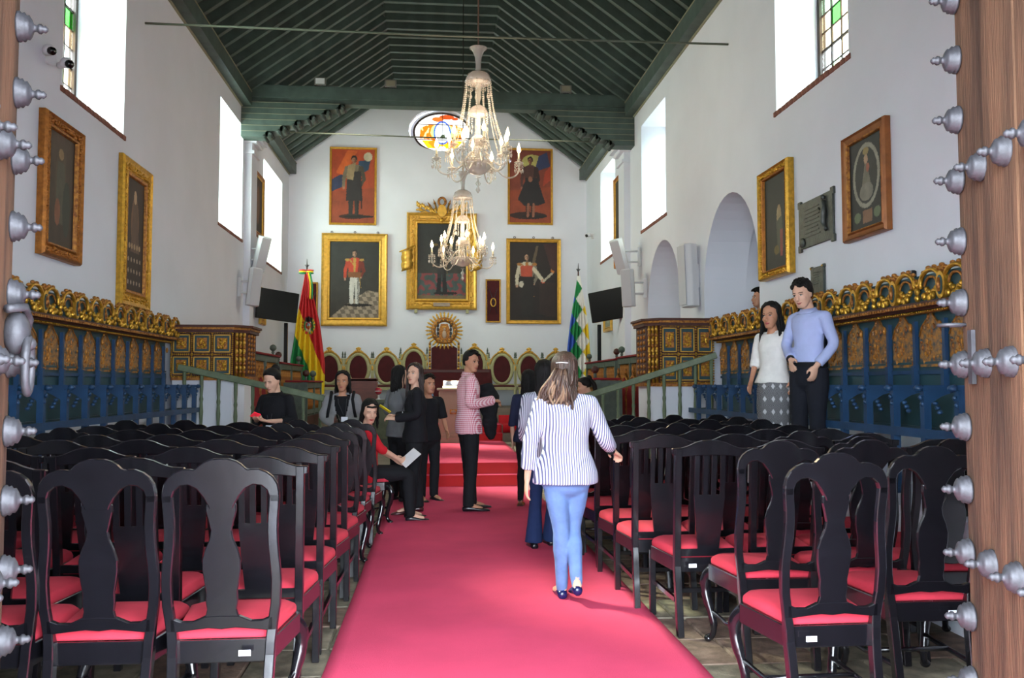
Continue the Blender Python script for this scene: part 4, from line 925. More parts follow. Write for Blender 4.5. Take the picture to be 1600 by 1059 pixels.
# gilt flags tied on each side of the frame, corner scrolls, name plate
for s in (-1, 1):
    m = M(); x = s * .84; rs = []
    for k in range(9):
        z = -.0 + .25 - k * .06 ; rs.append([(x + s * .13 + .01 * sin(k * 2), -.17, z + s * .05), (x - s * .02, -.2 + .02 * sin(k * 1.7), z), (x - s * .13, -.17, z - s * .03), (x, -.14, z)])
    m.rings(rs, GOLDB); m.tube([(x + s * -.2, -.17, .36 if s > 0 else .36), (x + s * .18, -.17, .2)], .018, GOLD, n=6); m.build('gilt_banner', cp)
for sx in (-1, 1): M().box((sx * .62, -.06, -1.22), (.07, .12, .09), CREAM).build('bracket', cp)
M().box((0, -.13, -1.06), (.4, .02, .09), PINKST).build('name_plate', cp)
# velvet display frames with crossed sabres
def display(x, z, w, h, label):
    t = empty('velvet_display', (x, YW, z), 0, label, 'frame'); M().box((0, -.02, 0), (w - .04, .03, h - .04), DRED).build('velvet_panel', t)
    frame_mesh(w, h, .035, GOLDB, GOLD, .06, 2.0).build('frame', t)
    m = M()
    for s in (-1, 1): m.tube([(s * .1, -.05, -.32), (s * -.1, -.05, .3)], .008, IRON, n=5)
    m.build('crossed_sabre', t); m = M(); m.tube([(.06 * cos(a), -.055, -.04 + .1 * sin(a)) for a in [k * pi / 8 for k in range(17)]], .014, GOLDB, n=6); m.build('wreath', t)
display(1.435, 3.45, .37, 1.06, 'narrow gold framed velvet panel with crossed sabres, beside the central portrait')
display(-2.93, 3.33, .3, 1.06, 'narrow gold framed velvet panel half behind the red yellow green flag')
# left wall (faces +x)
GOLDR = mat('orange_gilding', 'b5722f', .45, .6, var=.4, scale=25, bump=.6, bscale=60)
vig = lambda x, y: [c * (.6 + .6 * (1 - abs(x - .45)) * y) for c in lin('43352c')]
picture((XL + .002, 8.31, 3.22), pi / 2, .84, 1.3, .13, 'carved gold framed dark painting of robed figures, nearest on the left wall',
    [('e', (.5, .55, .2, .35), '4a3c2e'), ('e', (.5, .82, .09, .05), '8a7050'), ('p', [(.38, .75), (.62, .75), (.75, .2), (.3, .2)], '48463a'), ('e', (.72, .35, .14, .25), '2c332c'), ('e', (.4, .3, .1, .12), '7a4a34')], vig, mt=GOLDR, mi=GOLDD, dep=.08, ornate=2, seed=7)
picture((XL + .002, 10.33, 3.14), pi / 2, .99, 1.7, .2, 'wide gold framed painting of a robed figure over rows of small heads, left wall',
    [('e', (.5, .6, .22, .24), '6b4a3a'), ('p', [(.42, .8), (.6, .8), (.78, .35), (.28, .35)], '5c4438'), ('e', (.5, .84, .08, .06), 'b29274')] + [('e', (.18 + .16 * k, .28 - .1 * j, .035, .02), '9a8878') for k in range(5) for j in range(3)] + [('e', (.22 + .14 * k, .4, .05, .025), 'a08466') for k in range(5)],
    ('241614', '32211c'), mt=GOLD, mi=GOLDD, dep=.07, ornate=2.4, seed=8)
picture((XL + .002, 17.3, 4.95), pi / 2, .95, 1.25, .09, 'gold edged painting high on the left wall between the two far windows',
    [('e', (.5, .5, .2, .35), '6b4a34')], ('2c2622', '3c302a'), mt=GOLDR, dep=.06, seed=9)
picture((XL + .002, 17.9, 3.0), pi / 2, .55, .75, .12, 'small gold framed mirror-like picture under the left screen', [], ('8a7a50', 'b5a570'), dep=.05, seed=10)
# right wall (faces -x)
picture((XR - .002, 7.1, 3.165), -pi / 2, .74, .95, .085, 'brown wood framed painting of a madonna in a pale oval, nearest on the right wall',
    [('e', (.5, .58, .4, .36), '8a8a7c'), ('e', (.5, .58, .33, .31), '2c302e'), ('p', [(.5, .8), (.32, .36), (.68, .36)], '6e6a5c'), ('e', (.5, .4, .2, .1), '77756a'), ('e', (.5, .76, .06, .05), 'a88a70'), ('e', (.5, .85, .09, .04), '8a7a4c'), ('e', (.55, .66, .05, .05), '9a5a48'), ('p', [(.38, .06), (.66, .06), (.66, .2), (.38, .2)], '7a5a44'), ('e', (.22, .14, .1, .06), '5a6a50'), ('e', (.8, .14, .1, .06), '5a6a50')],
    ('1c2022', '22282a'), mt=mat('brown_gilt_frame', '9a5f30', .45, .35, var=.3, scale=10), mi=GOLDD, dep=.07, seed=11)
picture((XR - .002, 9.06, 3.19), -pi / 2, .82, 1.22, .1, 'gold framed dark painting beside the bronze plaques, right wall',
    [('e', (.62, .55, .1, .12), '9a8460'), ('p', [(.5, .5), (.75, .55), (.8, .2), (.55, .15)], '4a4c3c'), ('p', [(.66, .4), (.78, .4), (.76, .12), (.66, .12)], '8a4038'), ('e', (.5, .2, .1, .05), '6a5a2c')],
    ('222624', '1f2422'), mt=GOLD, mi=GOLDR, dep=.09, ornate=1.6, seed=12)
picture((XR - .002, 17.0, 4.72), -pi / 2, .98, 1.85, .08, 'narrow looking gold edged painting high on the right wall beside the far window',
    [('e', (.5, .5, .22, .38), '5c4a3c'), ('e', (.5, .8, .08, .04), 'a89880')], ('2f2c28', '4a443c'), mt=GOLDR, dep=.06, seed=13)
picture((XR - .002, 18.3, 2.95), -pi / 2, .8, .8, .1, 'small gold framed picture under the right screen', [('e', (.5, .5, .3, .35), '9aa090')], ('8a8e7c', 'a5a890'), dep=.05, seed=14)
# plaques
def plaque(y, z, w, h, label, full):
    t = empty('bronze_plaque', (XR - .002, y, z), -pi / 2, label, 'plaque'); m = M(); a, b, c = w / 2, h / 2, .07 * min(1, w * 1.6)
    m.prism([(-a, -b), (-a + c, -b), (-a + c, -b + c * .4), (a - c, -b + c * .4), (a - c, -b), (a, -b), (a, -b + c), (a - c * .3, -b + c), (a - c * .3, b - c), (a, b - c), (a, b), (a - c, b), (a - c, b - c * .4), (-a + c, b - c * .4), (-a + c, b), (-a, b), (-a, b - c), (-a + c * .3, b - c), (-a + c * .3, -b + c), (-a, -b + c)], -.025, 0, BRONZE); m.build('plate', t, bevel=.004)
    m = M(); rnd = random.Random(int(y * 10))
    for k in range(8 if full else 6):
        ww = w * rnd.uniform(.3, .5); m.box((-w * .08, -.028, h * .28 - k * h * .075), (ww, .006, h * .022), BRONZE)
    m.build('raised_text', t, kind='stuff')
    if full:
        m = M(); m.tube(spline([(.28 * w, -.04, .3 * h), (.3 * w, -.05, .1 * h), (.27 * w, -.045, -.1 * h), (.33 * w, -.035, -.25 * h)], 3), [.02] * 3 + [.03] * 4 + [.02] * 3, BRONZE, n=7); m.ball((.28 * w, -.045, .36 * h), .024, BRONZE); m.tube([(.3 * w, -.045, .2 * h), (.2 * w, -.04, .12 * h), (.15 * w, -.04, .2 * h)], .012, BRONZE, n=6)
        m.ball((-.35 * w, -.035, -.33 * h), (.06, .02, .05), BRONZE); m.build('relief_figure', t)
    else:
        m = M()
        for s in (-1, 1):
            for q in (-1, 1): m.ball((s * w * .42, -.03, q * h * .44), .01, GOLDB, n=6, h=4)
        m.build('screw_head', t)
plaque(8.12, 3.02, .8, .52, 'large bronze plaque with a relief figure, between the two nearest right wall paintings', True)
plaque(8.1, 2.43, .3, .3, 'small square bronze plaque under the large plaque', False)
t = empty('motion_sensor', (XR - .002, 6.42, 2.27), -pi / 2, 'tiny black sensor on the wall just above the gilded crest', 'sensor'); M().box((0, -.02, 0), (.05, .04, .08), TVB, b=.01).build('body', t); M().ball((0, -.045, -.01), .014, PLASW).build('lens', t)
# cctv
def cctv(loc, rz, label, n):
    t = empty('security_camera', loc, rz, label, 'camera'); M().box((0, -.02, .0), (.1, .04, .12), PLASW, b=.01).build('wall_mount', t)
    for k in range(n):
        x = -.07 + .16 * k if n > 1 else 0; z = .03 - .07 * k
        m = M(); m.tube([(x, -.02, z), (x, -.1, z - .01)], .03, PLASW, n=10); m.ball((x, -.14, z), (.055, .06, .05), PLASW, n=10, h=6); m.build('camera_head', t); M().tube([(x, -.16, z - .01), (x + .0, -.21, z - .03)], .036, TVB, n=10).build('lens', t)
cctv((XL + .002, 8.05, 4.37), pi / 2 - .7, 'pair of white cameras with black lenses by the nearest left window', 2)
cctv((XR - .002, 20.0, 4.9), -pi / 2 + .3, 'single small white camera by the far right window', 1)
# screens
def tv(x, y, z, rz, w, h, tilt, label, wall):
    t = empty('wall_screen', (x, y, z), rz, label, 'television')
    T_ = Mx.Rotation(tilt[0], 4, 'X') @ Mx.Rotation(tilt[1], 4, 'Y')
    M().box((0, 0, 0), (w, .05, h), TVB, b=.01).build('screen', t, T=T_); M().box((0, .06, 0), (w * .5, .08, h * .5), TVB).build('rear_cover', t, T=T_)
    m = M(); inv = Mx.Rotation(-rz, 4, 'Z'); p = inv @ V((wall - x, .15, 0)); m.tube([(0, .08, 0), tuple(p)], .025, PLASW, n=6); m.box(tuple(p), (.12, .12, .3), PLASW, inv if False else None); m.build('wall_bracket', t)
tv(-3.0, 16.9, 2.93, .85, .95, .58, (.08, .05), 'black wall screen below the stacked white speakers, left side', XL)
tv(3.42, 16.6, 2.97, -.8, .92, .6, (.1, -.1), 'black wall screen below the stacked white speakers, right side', XR)
# speakers
def speaker(loc, rz, h, tilt, label, wall):
    t = empty('column_speaker', loc, rz, label, 'speaker'); T_ = Mx.Rotation(tilt[0], 4, 'X') @ Mx.Rotation(tilt[1], 4, 'Y')
    m = M(); m.prism([(-.1, -.1), (.1, -.1), (.12, .02), (.07, .1), (-.07, .1), (-.12, .02)], -h / 2, h / 2, PLASW, Mx.Rotation(pi / 2, 4, 'X')); m.build('cabinet', t, T=T_, bevel=.01)
    M().box((0, -.112, 0), (.17, .01, h * .94), mat('grille_grey', 'b9b9bd', .6)).build('grille', t, T=T_)
    dx = wall - loc[0]; p = Mx.Rotation(-rz, 4, 'Z') @ V((dx, .0, 0)); m = M()
    m.tube([(0, 0, .1), (p.x, p.y, .1)], .02, PLASW, n=6); m.tube([(0, 0, -.1), (p.x, p.y, -.1)], .02, PLASW, n=6); m.box((p.x * .95, p.y * .95, 0), (.06, .06, .34), PLASW); m.build('wall_bracket', t)
speaker((-3.2, 16.3, 3.83), .5, .66, (.3, .12), 'upper tilted white speaker of the stacked pair, left wall', XL)
speaker((-3.22, 15.8, 3.16), .5, .68, (.0, .1), 'lower upright white speaker of the stacked pair, left wall', XL)
speaker((3.36, 15.4, 3.74), -.5, .64, (.35, -.15), 'upper tilted white speaker of the stacked pair, right wall', XR)
speaker((3.42, 15.0, 3.12), -.5, .66, (.0, -.05), 'lower upright white speaker of the stacked pair, right wall', XR)
speaker((3.6, 11.95, 2.96), -1.25, .9, (0, -.06), 'tall thin white speaker between the two arched niches', XR)
# floodlights on the tie beam
for i, (x, lit) in enumerate(((-2.1, 1), (-.82, 0), (.78, 0), (2.45, 0))):
    t = empty('floodlight', (x, 15.85, 6.87), 0, ['floodlight with pale glass on the tie beam, first from the left', 'floodlight on the tie beam, second from the left', 'floodlight on the tie beam hidden behind the near chandelier', 'floodlight on the tie beam, nearest the right wall'][i], 'floodlight')
    M().box((0, 0, .09), (.21, .09, .15), mat('floodlight_grey', '6f6f6a', .5), b=.01).build('housing', t); M().box((0, -.05, .09), (.16, .012, .1), mat('floodlight_glass' + str(lit), 'd8d8d8' if lit else '8a8674', .3)).build('glass', t); M().box((0, 0, .0), (.1, .05, .03), IRON).build('mounting_foot', t)  # the lit one only gets a paler glass colour, no emission
# warm lamps on the chancel side of the tie beam
for x in (-1.9, 2.1):
    t = empty('chancel_lamp', (x, 16.12, 6.87), 0, 'warm lamp on the far side of the tie beam toward the ' + ('left' if x < 0 else 'right') + ' wall', 'lamp')
    M().box((0, 0, .06), (.2, .08, .12), mat('floodlight_grey', '6f6f6a', .5), b=.01).build('housing', t); M().box((0, .045, .06), (.16, .01, .09), mat('lamp_glass', 'fff0d0', .3, emit='ffe6bc', es=3)).build('glass', t)
    l = bpy.data.lights.new('chancel_lamp_light', 'SPOT'); l.energy = 95; l.color = (1, .9, .74); l.spot_size = R(110); l.spot_blend = .8; l.shadow_soft_size = .12
    o = bpy.data.objects.new('chancel_lamp_light', l); COL.objects.link(o); o.location = (x, 16.22, 6.9); o.rotation_euler = V((.0 - x * .12, 4.0, -2.2)).to_track_quat('-Z', 'Y').to_euler()
# stained glass oval
SG_ = paintmat('stained_glass', emit=.75, rough=.3)
def wing(x, y):
    return lin('ff7a18') if noise.noise(V((x * 22, y * 9, 5))) > -.15 else lin('ffe9a0')
ol = (OV[2] * 1.86, OV[3] * 1.86)
sgm = raster('oval_glass', ol[0], ol[1], 130, 92,
    [('e', (.5, .5, .49, .49), 'ffffff'), ('p', [(.1, .35), (.4, .3), (.4, .72), (.26, .7), (.12, .62)], wing), ('p', [(.6, .3), (.9, .35), (.88, .62), (.74, .7), (.6, .72)], wing), ('p', [(.14, .3), (.86, .3), (.75, .1), (.25, .1)], 'ffc21c'), ('p', [(.25, .25), (.35, .1), (.42, .25), (.38, .34)], 'ff8a20'), ('p', [(.75, .25), (.65, .1), (.58, .25), (.62, .34)], 'ff6a18'), ('e', (.36, .52, .06, .16), 'b9e08a'), ('e', (.64, .52, .06, .16), 'b9e08a'), ('e', (.58, .9, .13, .06), 'b4481c'), ('e', (.42, .84, .1, .06), 'e06a2a'), ('e', (.72, .86, .06, .04), 'b4481c'), ('e', (.5, .5, .15, .3), '3a63d0'), ('e', (.5, .5, .125, .26), 'f4fbff'), ('p', [(.45, .36), (.56, .36), (.54, .46), (.48, .44)], '4a5a40'), ('e', (.5, .12, .06, .04), 'ffffff')],
    lambda x, y: lin('ffffff'), m=SG_, blotch=.03, soft=0, mask=lambda x, z: (x / (OV[2] * .92)) ** 2 + (z / (OV[3] * .92)) ** 2 < 1)
t = empty('window_7', (OV[0] + .06, YE + .2, OV[1] - .02), kind='structure', label='oval stained glass window with an orange winged emblem')
o = bpy.data.objects.new('pane', sgm); COL.objects.link(o); o.parent = t
m = M(); m.rings([[(OV[2] * q * cos(2 * pi * k / 40), yy, OV[3] * q * sin(2 * pi * k / 40)) for k in range(40)] for q, yy in ((.9, .0), (1.04, .0), (1.04, .04), (.9, .04))], WHITE, cap=False, closed=True, smooth=False); m.build('reveal', t)
m = M(); m.tube([(OV[2] * .92 * cos(a), 0, OV[3] * .92 * sin(a)) for a in [k * pi / 20 for k in range(41)]], .025, LEAD, n=6); m.box((0, -.01, 0), (.014, .02, OV[3] * 1.8), LEAD)
for z in (-.18, .2): m.box((0, -.01, z), (OV[2] * 1.72, .02, .012), LEAD)
m.build('lead_bars', t)
# ---------------------------------------------------------------- flags
CLOTH = paintmat('flag_cloth', rough=.75)
def flag(x, y, z0, zt, colf, label, wtab, off):
    t = empty('flag', (x, y, z0), 0, label, 'flag'); H = zt - z0; nx, ny = 64, 130; vs = []; cols = []
    for j in range(ny + 1):
        v = j / ny; w = interp(wtab, v); cx = interp(off, v)
        for i in range(nx + 1):
            u = i / nx; f = 5.5
            px = cx + (u - .5) * w + .012 * sin(u * 2 * pi * f) ; py = -.04 - (.055 * w / .6 + .008) * sin(u * 2 * pi * f + v * 1.2) * (1.0) + .03 * sin(u * 9 + v * 6) * w
            vs.append((px, py, H * (1 - v))); cols += [*lin(colf(px, H * (1 - v), u, v)), 1]
    fs = [(j * (nx + 1) + i, (j + 1) * (nx + 1) + i, (j + 1) * (nx + 1) + i + 1, j * (nx + 1) + i + 1) for j in range(ny) for i in range(nx)]
    me = bpy.data.meshes.new('cloth'); me.from_pydata(vs, [], fs); me.materials.append(CLOTH); at = me.color_attributes.new('Col', 'FLOAT_COLOR', 'POINT'); at.data.foreach_set('color', cols)
    for p in me.polygons: p.use_smooth = True
    o = bpy.data.objects.new('cloth', me); COL.objects.link(o); o.parent = t
    M().tube([(0, .02, -z0 + .92), (0, .02, H + .1)], .016, REDWOOD, n=8).build('pole', t)
    m = M(); m.lathe([(.14, 0), (.14, .02), (.05, .05), (.02, .09)], GOLDD, Tm((0, .02, .9 - z0)), n=14); m.build('base', t)
    m = M(); m.lathe([(.012, 0), (.035, .04), (.012, .08), (.004, .2)], IRON, Tm((0, .02, H + .1)), n=8); m.tube([(-.05, .02, H + .16), (.05, .02, H + .16)], .007, IRON, n=5); m.build('spearhead', t)
    return t, H
def bol(px, z, u, v):
    # red / yellow / green bands running diagonally on the hanging cloth, emblem in the yellow band
    y = 2.72 - z; e = ((px - .06) / .15) ** 2 + ((y - 1.2) / .2) ** 2   # y: metres below the top
    if e < 1:
        q = math.atan2(y - 1.2, px - .06); r = sqrt(e)
        if r < .28: return '8fc3d8' if y < 1.2 else 'd8a23c'
        if r < .42: return 'b5262c'
        if y < 1.12 and abs(px - .06) < .07: return '23201f'
        if r < .72: return '2c7a48' if abs(px - .06) > .05 else 'e6d8b0'
        if int((q + 4) * 4) % 2: return 'c02a24' if px < .06 else '27804a'
        return 'e3bf1e'
    if y < .75 + (px + .18) * 2.6: return 'c4242a'
    if y < 1.5 + (px + .2) * 2.5: return 'e8c71c'
    return '1f8348'
ft, H = flag(-2.84, 19.55, 1.2, 3.92, bol, 'red yellow green flag with a crest, gathered on a pole at the left corner', [(0, .06), (.1, .16), (.4, .5), (.75, .74), (1, .72)], [(0, 0), (.5, .05), (1, .05)])
m = M()
for i, c in enumerate((mat('ribbon_red', 'c4242a', .7), mat('ribbon_yellow', 'e8c71c', .7), mat('ribbon_green', '1f8348', .7))):
    for s in (-1, 1): m.ball((s * .08, -.06 - .01 * i, H + .0 - .035 * (i - 1)), (.09, .03, .022), c, n=8, h=5)
    m.tube(spline([(.02 + .03 * i, -.1, H - .02), (.06 + .04 * i, -.13, H - .3), (.05 + .045 * i, -.13, H - .62)], 4), .018, c, n=5, flat=.4)
m.build('ribbon_bow', ft)
PAL = ['3157b8', '1f8a4c', 'e9e9e4', 'e3c41e', 'e8832a', 'c4302c']
def wip(px, z, u, v):
    y = 2.75 - z; s = .30; a = (px + .97 + y * .62) / s; b = (px + .97 - y * .62) / s
    k = int(math.floor(a)) + int(math.floor(b)); return PAL[max(0, min(5, k - 4))]
flag(3.3, 19.55, 1.1, 3.9, wip, 'checkered flag of blue green white yellow squares, gathered on a pole at the right corner', [(0, .05), (.12, .16), (.4, .42), (.75, .62), (1, .7)], [(0, 0), (.4, .0), (.75, -.02), (1, -.06)])
# black posts beside the flags
for x, y, s in ((-3.02, 18.0, 'left'), (3.18, 17.9, 'right')):
    t = empty('loudspeaker_column', (x + (.28 if x > 0 else 0), y, .6), 0, 'slim black loudspeaker column standing in front of the %s flag' % ('striped' if s == 'left' else 'checkered'), 'speaker'); M().box((0, 0, 1.62), (.07, .07, .9), TVB, b=.008).build('cabinet', t); M().tube([(0, 0, .02), (0, 0, 1.2)], .015, TVB, n=8).build('stand_pole', t); M().lathe([(.14, 0), (.14, .015), (.02, .03)], TVB, n=14).build('stand_base', t)
# ---------------------------------------------------------------- chandeliers
FLAME = mat('flame_bulb', 'fff2d8', .3, emit='ffe2ae', es=14)
CAND = mat('candle_sleeve', 'f3e2c0', .5)
bead = M(); bead.add([(0, 0, 1), (1, 0, 0), (0, 1, 0), (-1, 0, 0), (0, -1, 0), (0, 0, -1)], [(0, 1, 2), (0, 2, 3), (0, 3, 4), (0, 4, 1), (5, 2, 1), (5, 3, 2), (5, 4, 3), (5, 1, 4)], CRYS)
OCT_V, OCT_F = bead.v, bead.f
def oct_(m, c, r, rz=None, mt=None):
    rz = rz or r; m.add([(c[0] + v[0] * r, c[1] + v[1] * r, c[2] + v[2] * rz) for v in OCT_V], OCT_F, mt or CRYS)
def chandelier(x, y, zb, label, bell):
    # zb: bottom finial height
    t = empty('crystal_chandelier', (x, y, zb), 0, label, 'chandelier'); K = 1.0
    m = M(); m.lathe([(.004, 0), (.03, .04), (.014, .09), (.035, .13), (.01, .17), (.01, .2), (.04, .21)], CRYS, n=10); m.build('drop_finial', t)
    m = M(); m.lathe([(.03, .24), (.11, .27), (.17, .33), (.185, .4), (.165, .41), (.05, .36)], CRYSM, n=20); m.build('bowl', t)
    m = M(); m.lathe([(.035, .38), (.03, .6), (.05, .66), (.03, .72), (.025, 1.2), (.04, 1.25), (.03, 1.55), (.06, 1.58)], CRYS, n=10); m.build('stem', t)
    m = M(); m.lathe([(.165, 1.44), (.168, 1.49), (.14, 1.55), (.08, 1.59), (.02, 1.6)], CRYSM, n=20); m.build('top_canopy', t)
    m = M(); m.lathe([(.125, 1.02), (.125, 1.06), (.1, 1.11), (.04, 1.15)], CRYSM, n=18); m.build('middle_canopy', t)
    m = M(); m.lathe([(.12, .62), (.12, .68), (.09, .72), (.04, .76)], CRYSM, n=18); m.build('lower_canopy', t)
    if bell:
        m = M(); m.lathe([(.035, 1.6), (.035, 1.68), (.045, 1.78), (.075, 1.86), (.12, 1.9), (.115, 1.905), (.06, 1.87)], CRYSM, n=20); m.build('trumpet', t)
    # strands: top canopy ring to arm ring
    for k in range(13):
        a = 2 * pi * k / 13 + .2; m = M()
        for j in range(40):
            u = j / 39; r = .165 + .0 + .05 * sin(u * 1.6) + .2 * u ** 2.2; z = 1.45 - .98 * u ** .9; oct_(m, (r * cos(a), r * sin(a), z), .0125, .014)
        m.build('bead_strand', t)
    for nm, zz, rr, ln, n_ in (('top', 1.44, .165, .13, 18), ('middle', 1.03, .125, .2, 14), ('lower', .62, .12, .12, 12), ('bowl', .42, .2, .1, 18)):
        m = M()
        for k in range(n_):
            a = 2 * pi * k / n_; j = 0
            for q in range(3 if ln < .15 else 5): oct_(m, (rr * cos(a), rr * sin(a), zz - .03 * q), .009, .011)
            oct_(m, (rr * cos(a), rr * sin(a), zz - ln), .011, .035)
        m.build('drop_fringe', t)
    arm = M()
    TA = []
    arm.tube(spline([(.1, 0, .4), (.22, 0, .34), (.34, 0, .24), (.45, 0, .23), (.53, 0, .3), (.54, 0, .42)], 5), .011, CRYS, n=8)
    arm = arm.mesh('arm')
    cup = M(); cup.lathe([(.01, -.03), (.055, 0), (.062, .012), (.02, .01), (.022, .05), (.028, .055)], CRYS, n=12)
    for k in range(8):
        a = 2 * pi * k / 8
        for q in range(2): oct_(cup, (.055 * cos(a), .055 * sin(a), -.02 - .03 * q), .009, .013)
        oct_(cup, (.055 * cos(a), .055 * sin(a), -.1), .01, .032)
    cup = cup.mesh('drip_pan')
    cnd = M().lathe([(.0135, .05), (.0135, .14)], CAND, n=10).mesh('candle')
    flm = M().lathe([(.01, .14), (.026, .17), (.023, .2), (.008, .245), (.001, .27)], FLAME, n=10).mesh('flame_bulb')
    for k in range(12):
        a = 2 * pi * k / 12 + .13; up = k % 2; R_ = Mx.Rotation(a, 4, 'Z')
        AT = R_ @ (Mx.Translation((0, 0, .1)) @ Mx.Diagonal((.74, 1, 1.1, 1)) if up else Mx()); A = put(arm, 'arm', t, AT)
        px, pz = (.54 * .74, .1 + .42 * 1.1) if up else (.54, .42)
        for me_, n_ in ((cup, 'drip_pan'), (cnd, 'candle'), (flm, 'flame_bulb')):
            T_ = Mx.Translation((px, 0, pz)); T_ = AT.inverted() @ R_ @ T_; put(me_, n_, A, T_)
    l = bpy.data.lights.new('candle_glow', 'POINT'); l.energy = 34; l.color = (1, .8, .55); l.shadow_soft_size = .35; lo = bpy.data.objects.new('candle_glow', l); COL.objects.link(lo); lo.location = (x, y, zb + .95)
    return t
c1 = chandelier(.555, 11.0, 3.87, 'nearer and higher crystal chandelier with lit candle bulbs, hung over the aisle', True)
M().tube([(0, 0, 1.9), (0, 0, 4.7)], .011, mat('brown_cord', '5a3f33', .8), n=6).build('hanging_cord', c1)
c2 = chandelier(.49, 15.0, 3.22, 'farther and lower crystal chandelier with lit candle bulbs, before the central portrait', True)
M().tube([(0, 0, 1.9), (0, 0, 5.2)], .008, mat('dark_cord', '2c2a28', .8), n=6).build('hanging_cord', c2)
# ---------------------------------------------------------------- people (local: faces +y, x to the figure's right)
def remesh(m, name, vox, sm=2, noise_amp=0, nscale=9, thin=None):
    me = m.mesh(name); o = bpy.data.objects.new(name, me); COL.objects.link(o)
    r = o.modifiers.new('r', 'REMESH'); r.mode = 'VOXEL'; r.voxel_size = vox; r.use_smooth_shade = True
    if sm: q = o.modifiers.new('s', 'SMOOTH'); q.factor = .5; q.iterations = sm
    dg = bpy.context.evaluated_depsgraph_get(); me2 = bpy.data.meshes.new_from_object(o.evaluated_get(dg)); bpy.data.objects.remove(o)
    me2.materials.clear()
    for mt in m.mats: me2.materials.append(mt)
    if noise_amp:
        n = len(me2.vertices); nm = [v.normal.copy() for v in me2.vertices]
        for v, k in zip(me2.vertices, nm):
            c = v.co; f = noise.noise(V((c.x * nscale, c.y * nscale, c.z * nscale * .6))) + .6 * noise.noise(V((c.x * nscale * .8 + c.z * nscale, c.y * nscale, c.z * nscale * 1.6)))
            v.co = c + k * (noise_amp * f)
    for p in me2.polygons: p.use_smooth = True
    me2.name = name; return me2
def ell(m, levels, mt, n=16, T=None):
    # levels: (z, cx, cy, rx, ry)
    m.rings([[(cx + rx * cos(2 * pi * k / n), cy + ry * sin(2 * pi * k / n), z) for k in range(n)] for z, cx, cy, rx, ry in levels], mt, T)
def limb(m, pts, rad, mt, n=10): m.tube(spline(pts, 5) if len(pts) > 2 else pts, [interp([(i * 5, r) for i, r in enumerate(rad)], k) for k in range((len(pts) - 1) * 5 + 1)] if len(pts) > 2 else rad, mt, n=n)
def hand(m, w, d, up, mt, curl=.5, side=1, sc=1.0):
    # w wrist point, d direction to the fingers, up: back-of-hand normal
    w, d, up = V(w), V(d).normalized(), V(up).normalized(); s = d.cross(up).normalized() * side; up = s.cross(d).normalized() * side
    q = lambda a, b, c: w + (d * a + s * b + up * c) * sc
    rs = []
    for a, hw, ht in ((-.01, .026, .019), (.02, .032, .016), (.05, .04, .015), (.085, .041, .013)):
        rs.append([tuple(q(a, hw * cos(2 * pi * k / 10), ht * sin(2 * pi * k / 10))) for k in range(10)])
    m.rings(rs, mt)
    for k, (off, L) in enumerate(((-.031, .062), (-.011, .075), (.01, .07), (.03, .055))):
        p = q(.08, off, 0); pts = [p]; a = 0
        for j in range(3):
            a += curl * (.35 + .35 * j); st = (d * cos(a) - up * sin(a)) * (L / 3) * sc; p = p + st; pts.append(p)
        m.tube(pts, [.0098 * sc, .0092 * sc, .0085 * sc, .007 * sc], mt, n=7)
    p0, p1, p2, p3 = q(.012, -.024, -.005), q(.035, -.046, -.014), q(.062, -.055, -.02 - .01 * curl), q(.085, -.052 + .01 * curl, -.026 - .012 * curl)
    m.tube([p0, p1, p2, p3], [.014 * sc, .012 * sc, .0105 * sc, .008 * sc], mt, n=7)
def head(m, T, mt, wid=1.0, jaw=1.0):
    # local head: z 0 chin .. .225 crown, face toward +y
    L = [(-.005, .03, .02, .02), (.0, .06 * 1, .034 * jaw, .028), (.018, .048, .047 * jaw, .045), (.045, .03, .058 * jaw, .065), (.075, .016, .066, .08), (.105, .006, .072, .09), (.135, 0, .0755, .096), (.165, -.003, .074, .094), (.192, -.006, .065, .082), (.212, -.008, .047, .06), (.225, -.01, .02, .026)]
    rs = []
    for z, cy, rx, ry in L:
        ring = []
        for k in range(20):
            a = 2 * pi * k / 20; x, y = rx * cos(a) * wid, ry * sin(a)
            if y > 0 and .1 < z < .2: y *= .93
            ring.append((x, cy + y, z))
        rs.append(ring)
    m.rings(rs, mt, T)
    m.tube([(0, .092, .125), (0, .101, .1), (0, .112, .08), (0, .1, .068)], [.009, .011, .0145, .01], mt, T, n=8)
    for s in (-1, 1):
        m.ball((s * .009, .1, .074), (.009, .01, .008), mt, T, n=7, h=5); m.ball((s * .073 * wid, -.008, .098), (.008, .018, .03), mt, T, n=8, h=6)
        m.ball((s * .04, .066, .08), (.02, .018, .022), mt, T, n=8, h=6); m.ball((s * .03, .083, .131), (.024, .01, .008), mt, T, n=8, h=5)
    m.ball((0, .09, .043), (.024, .011, .011), mt, T, n=8, h=5); m.ball((0, .074, .016), (.02, .02, .018), mt, T, n=8, h=5)
EYEW = mat('eye_white', 'e8e2da', .3); EYEB = mat('dark_iris', '1c120e', .2); LIP = mat('lips', '96504a', .5); BROW = mat('eyebrow', '1d1512', .8)
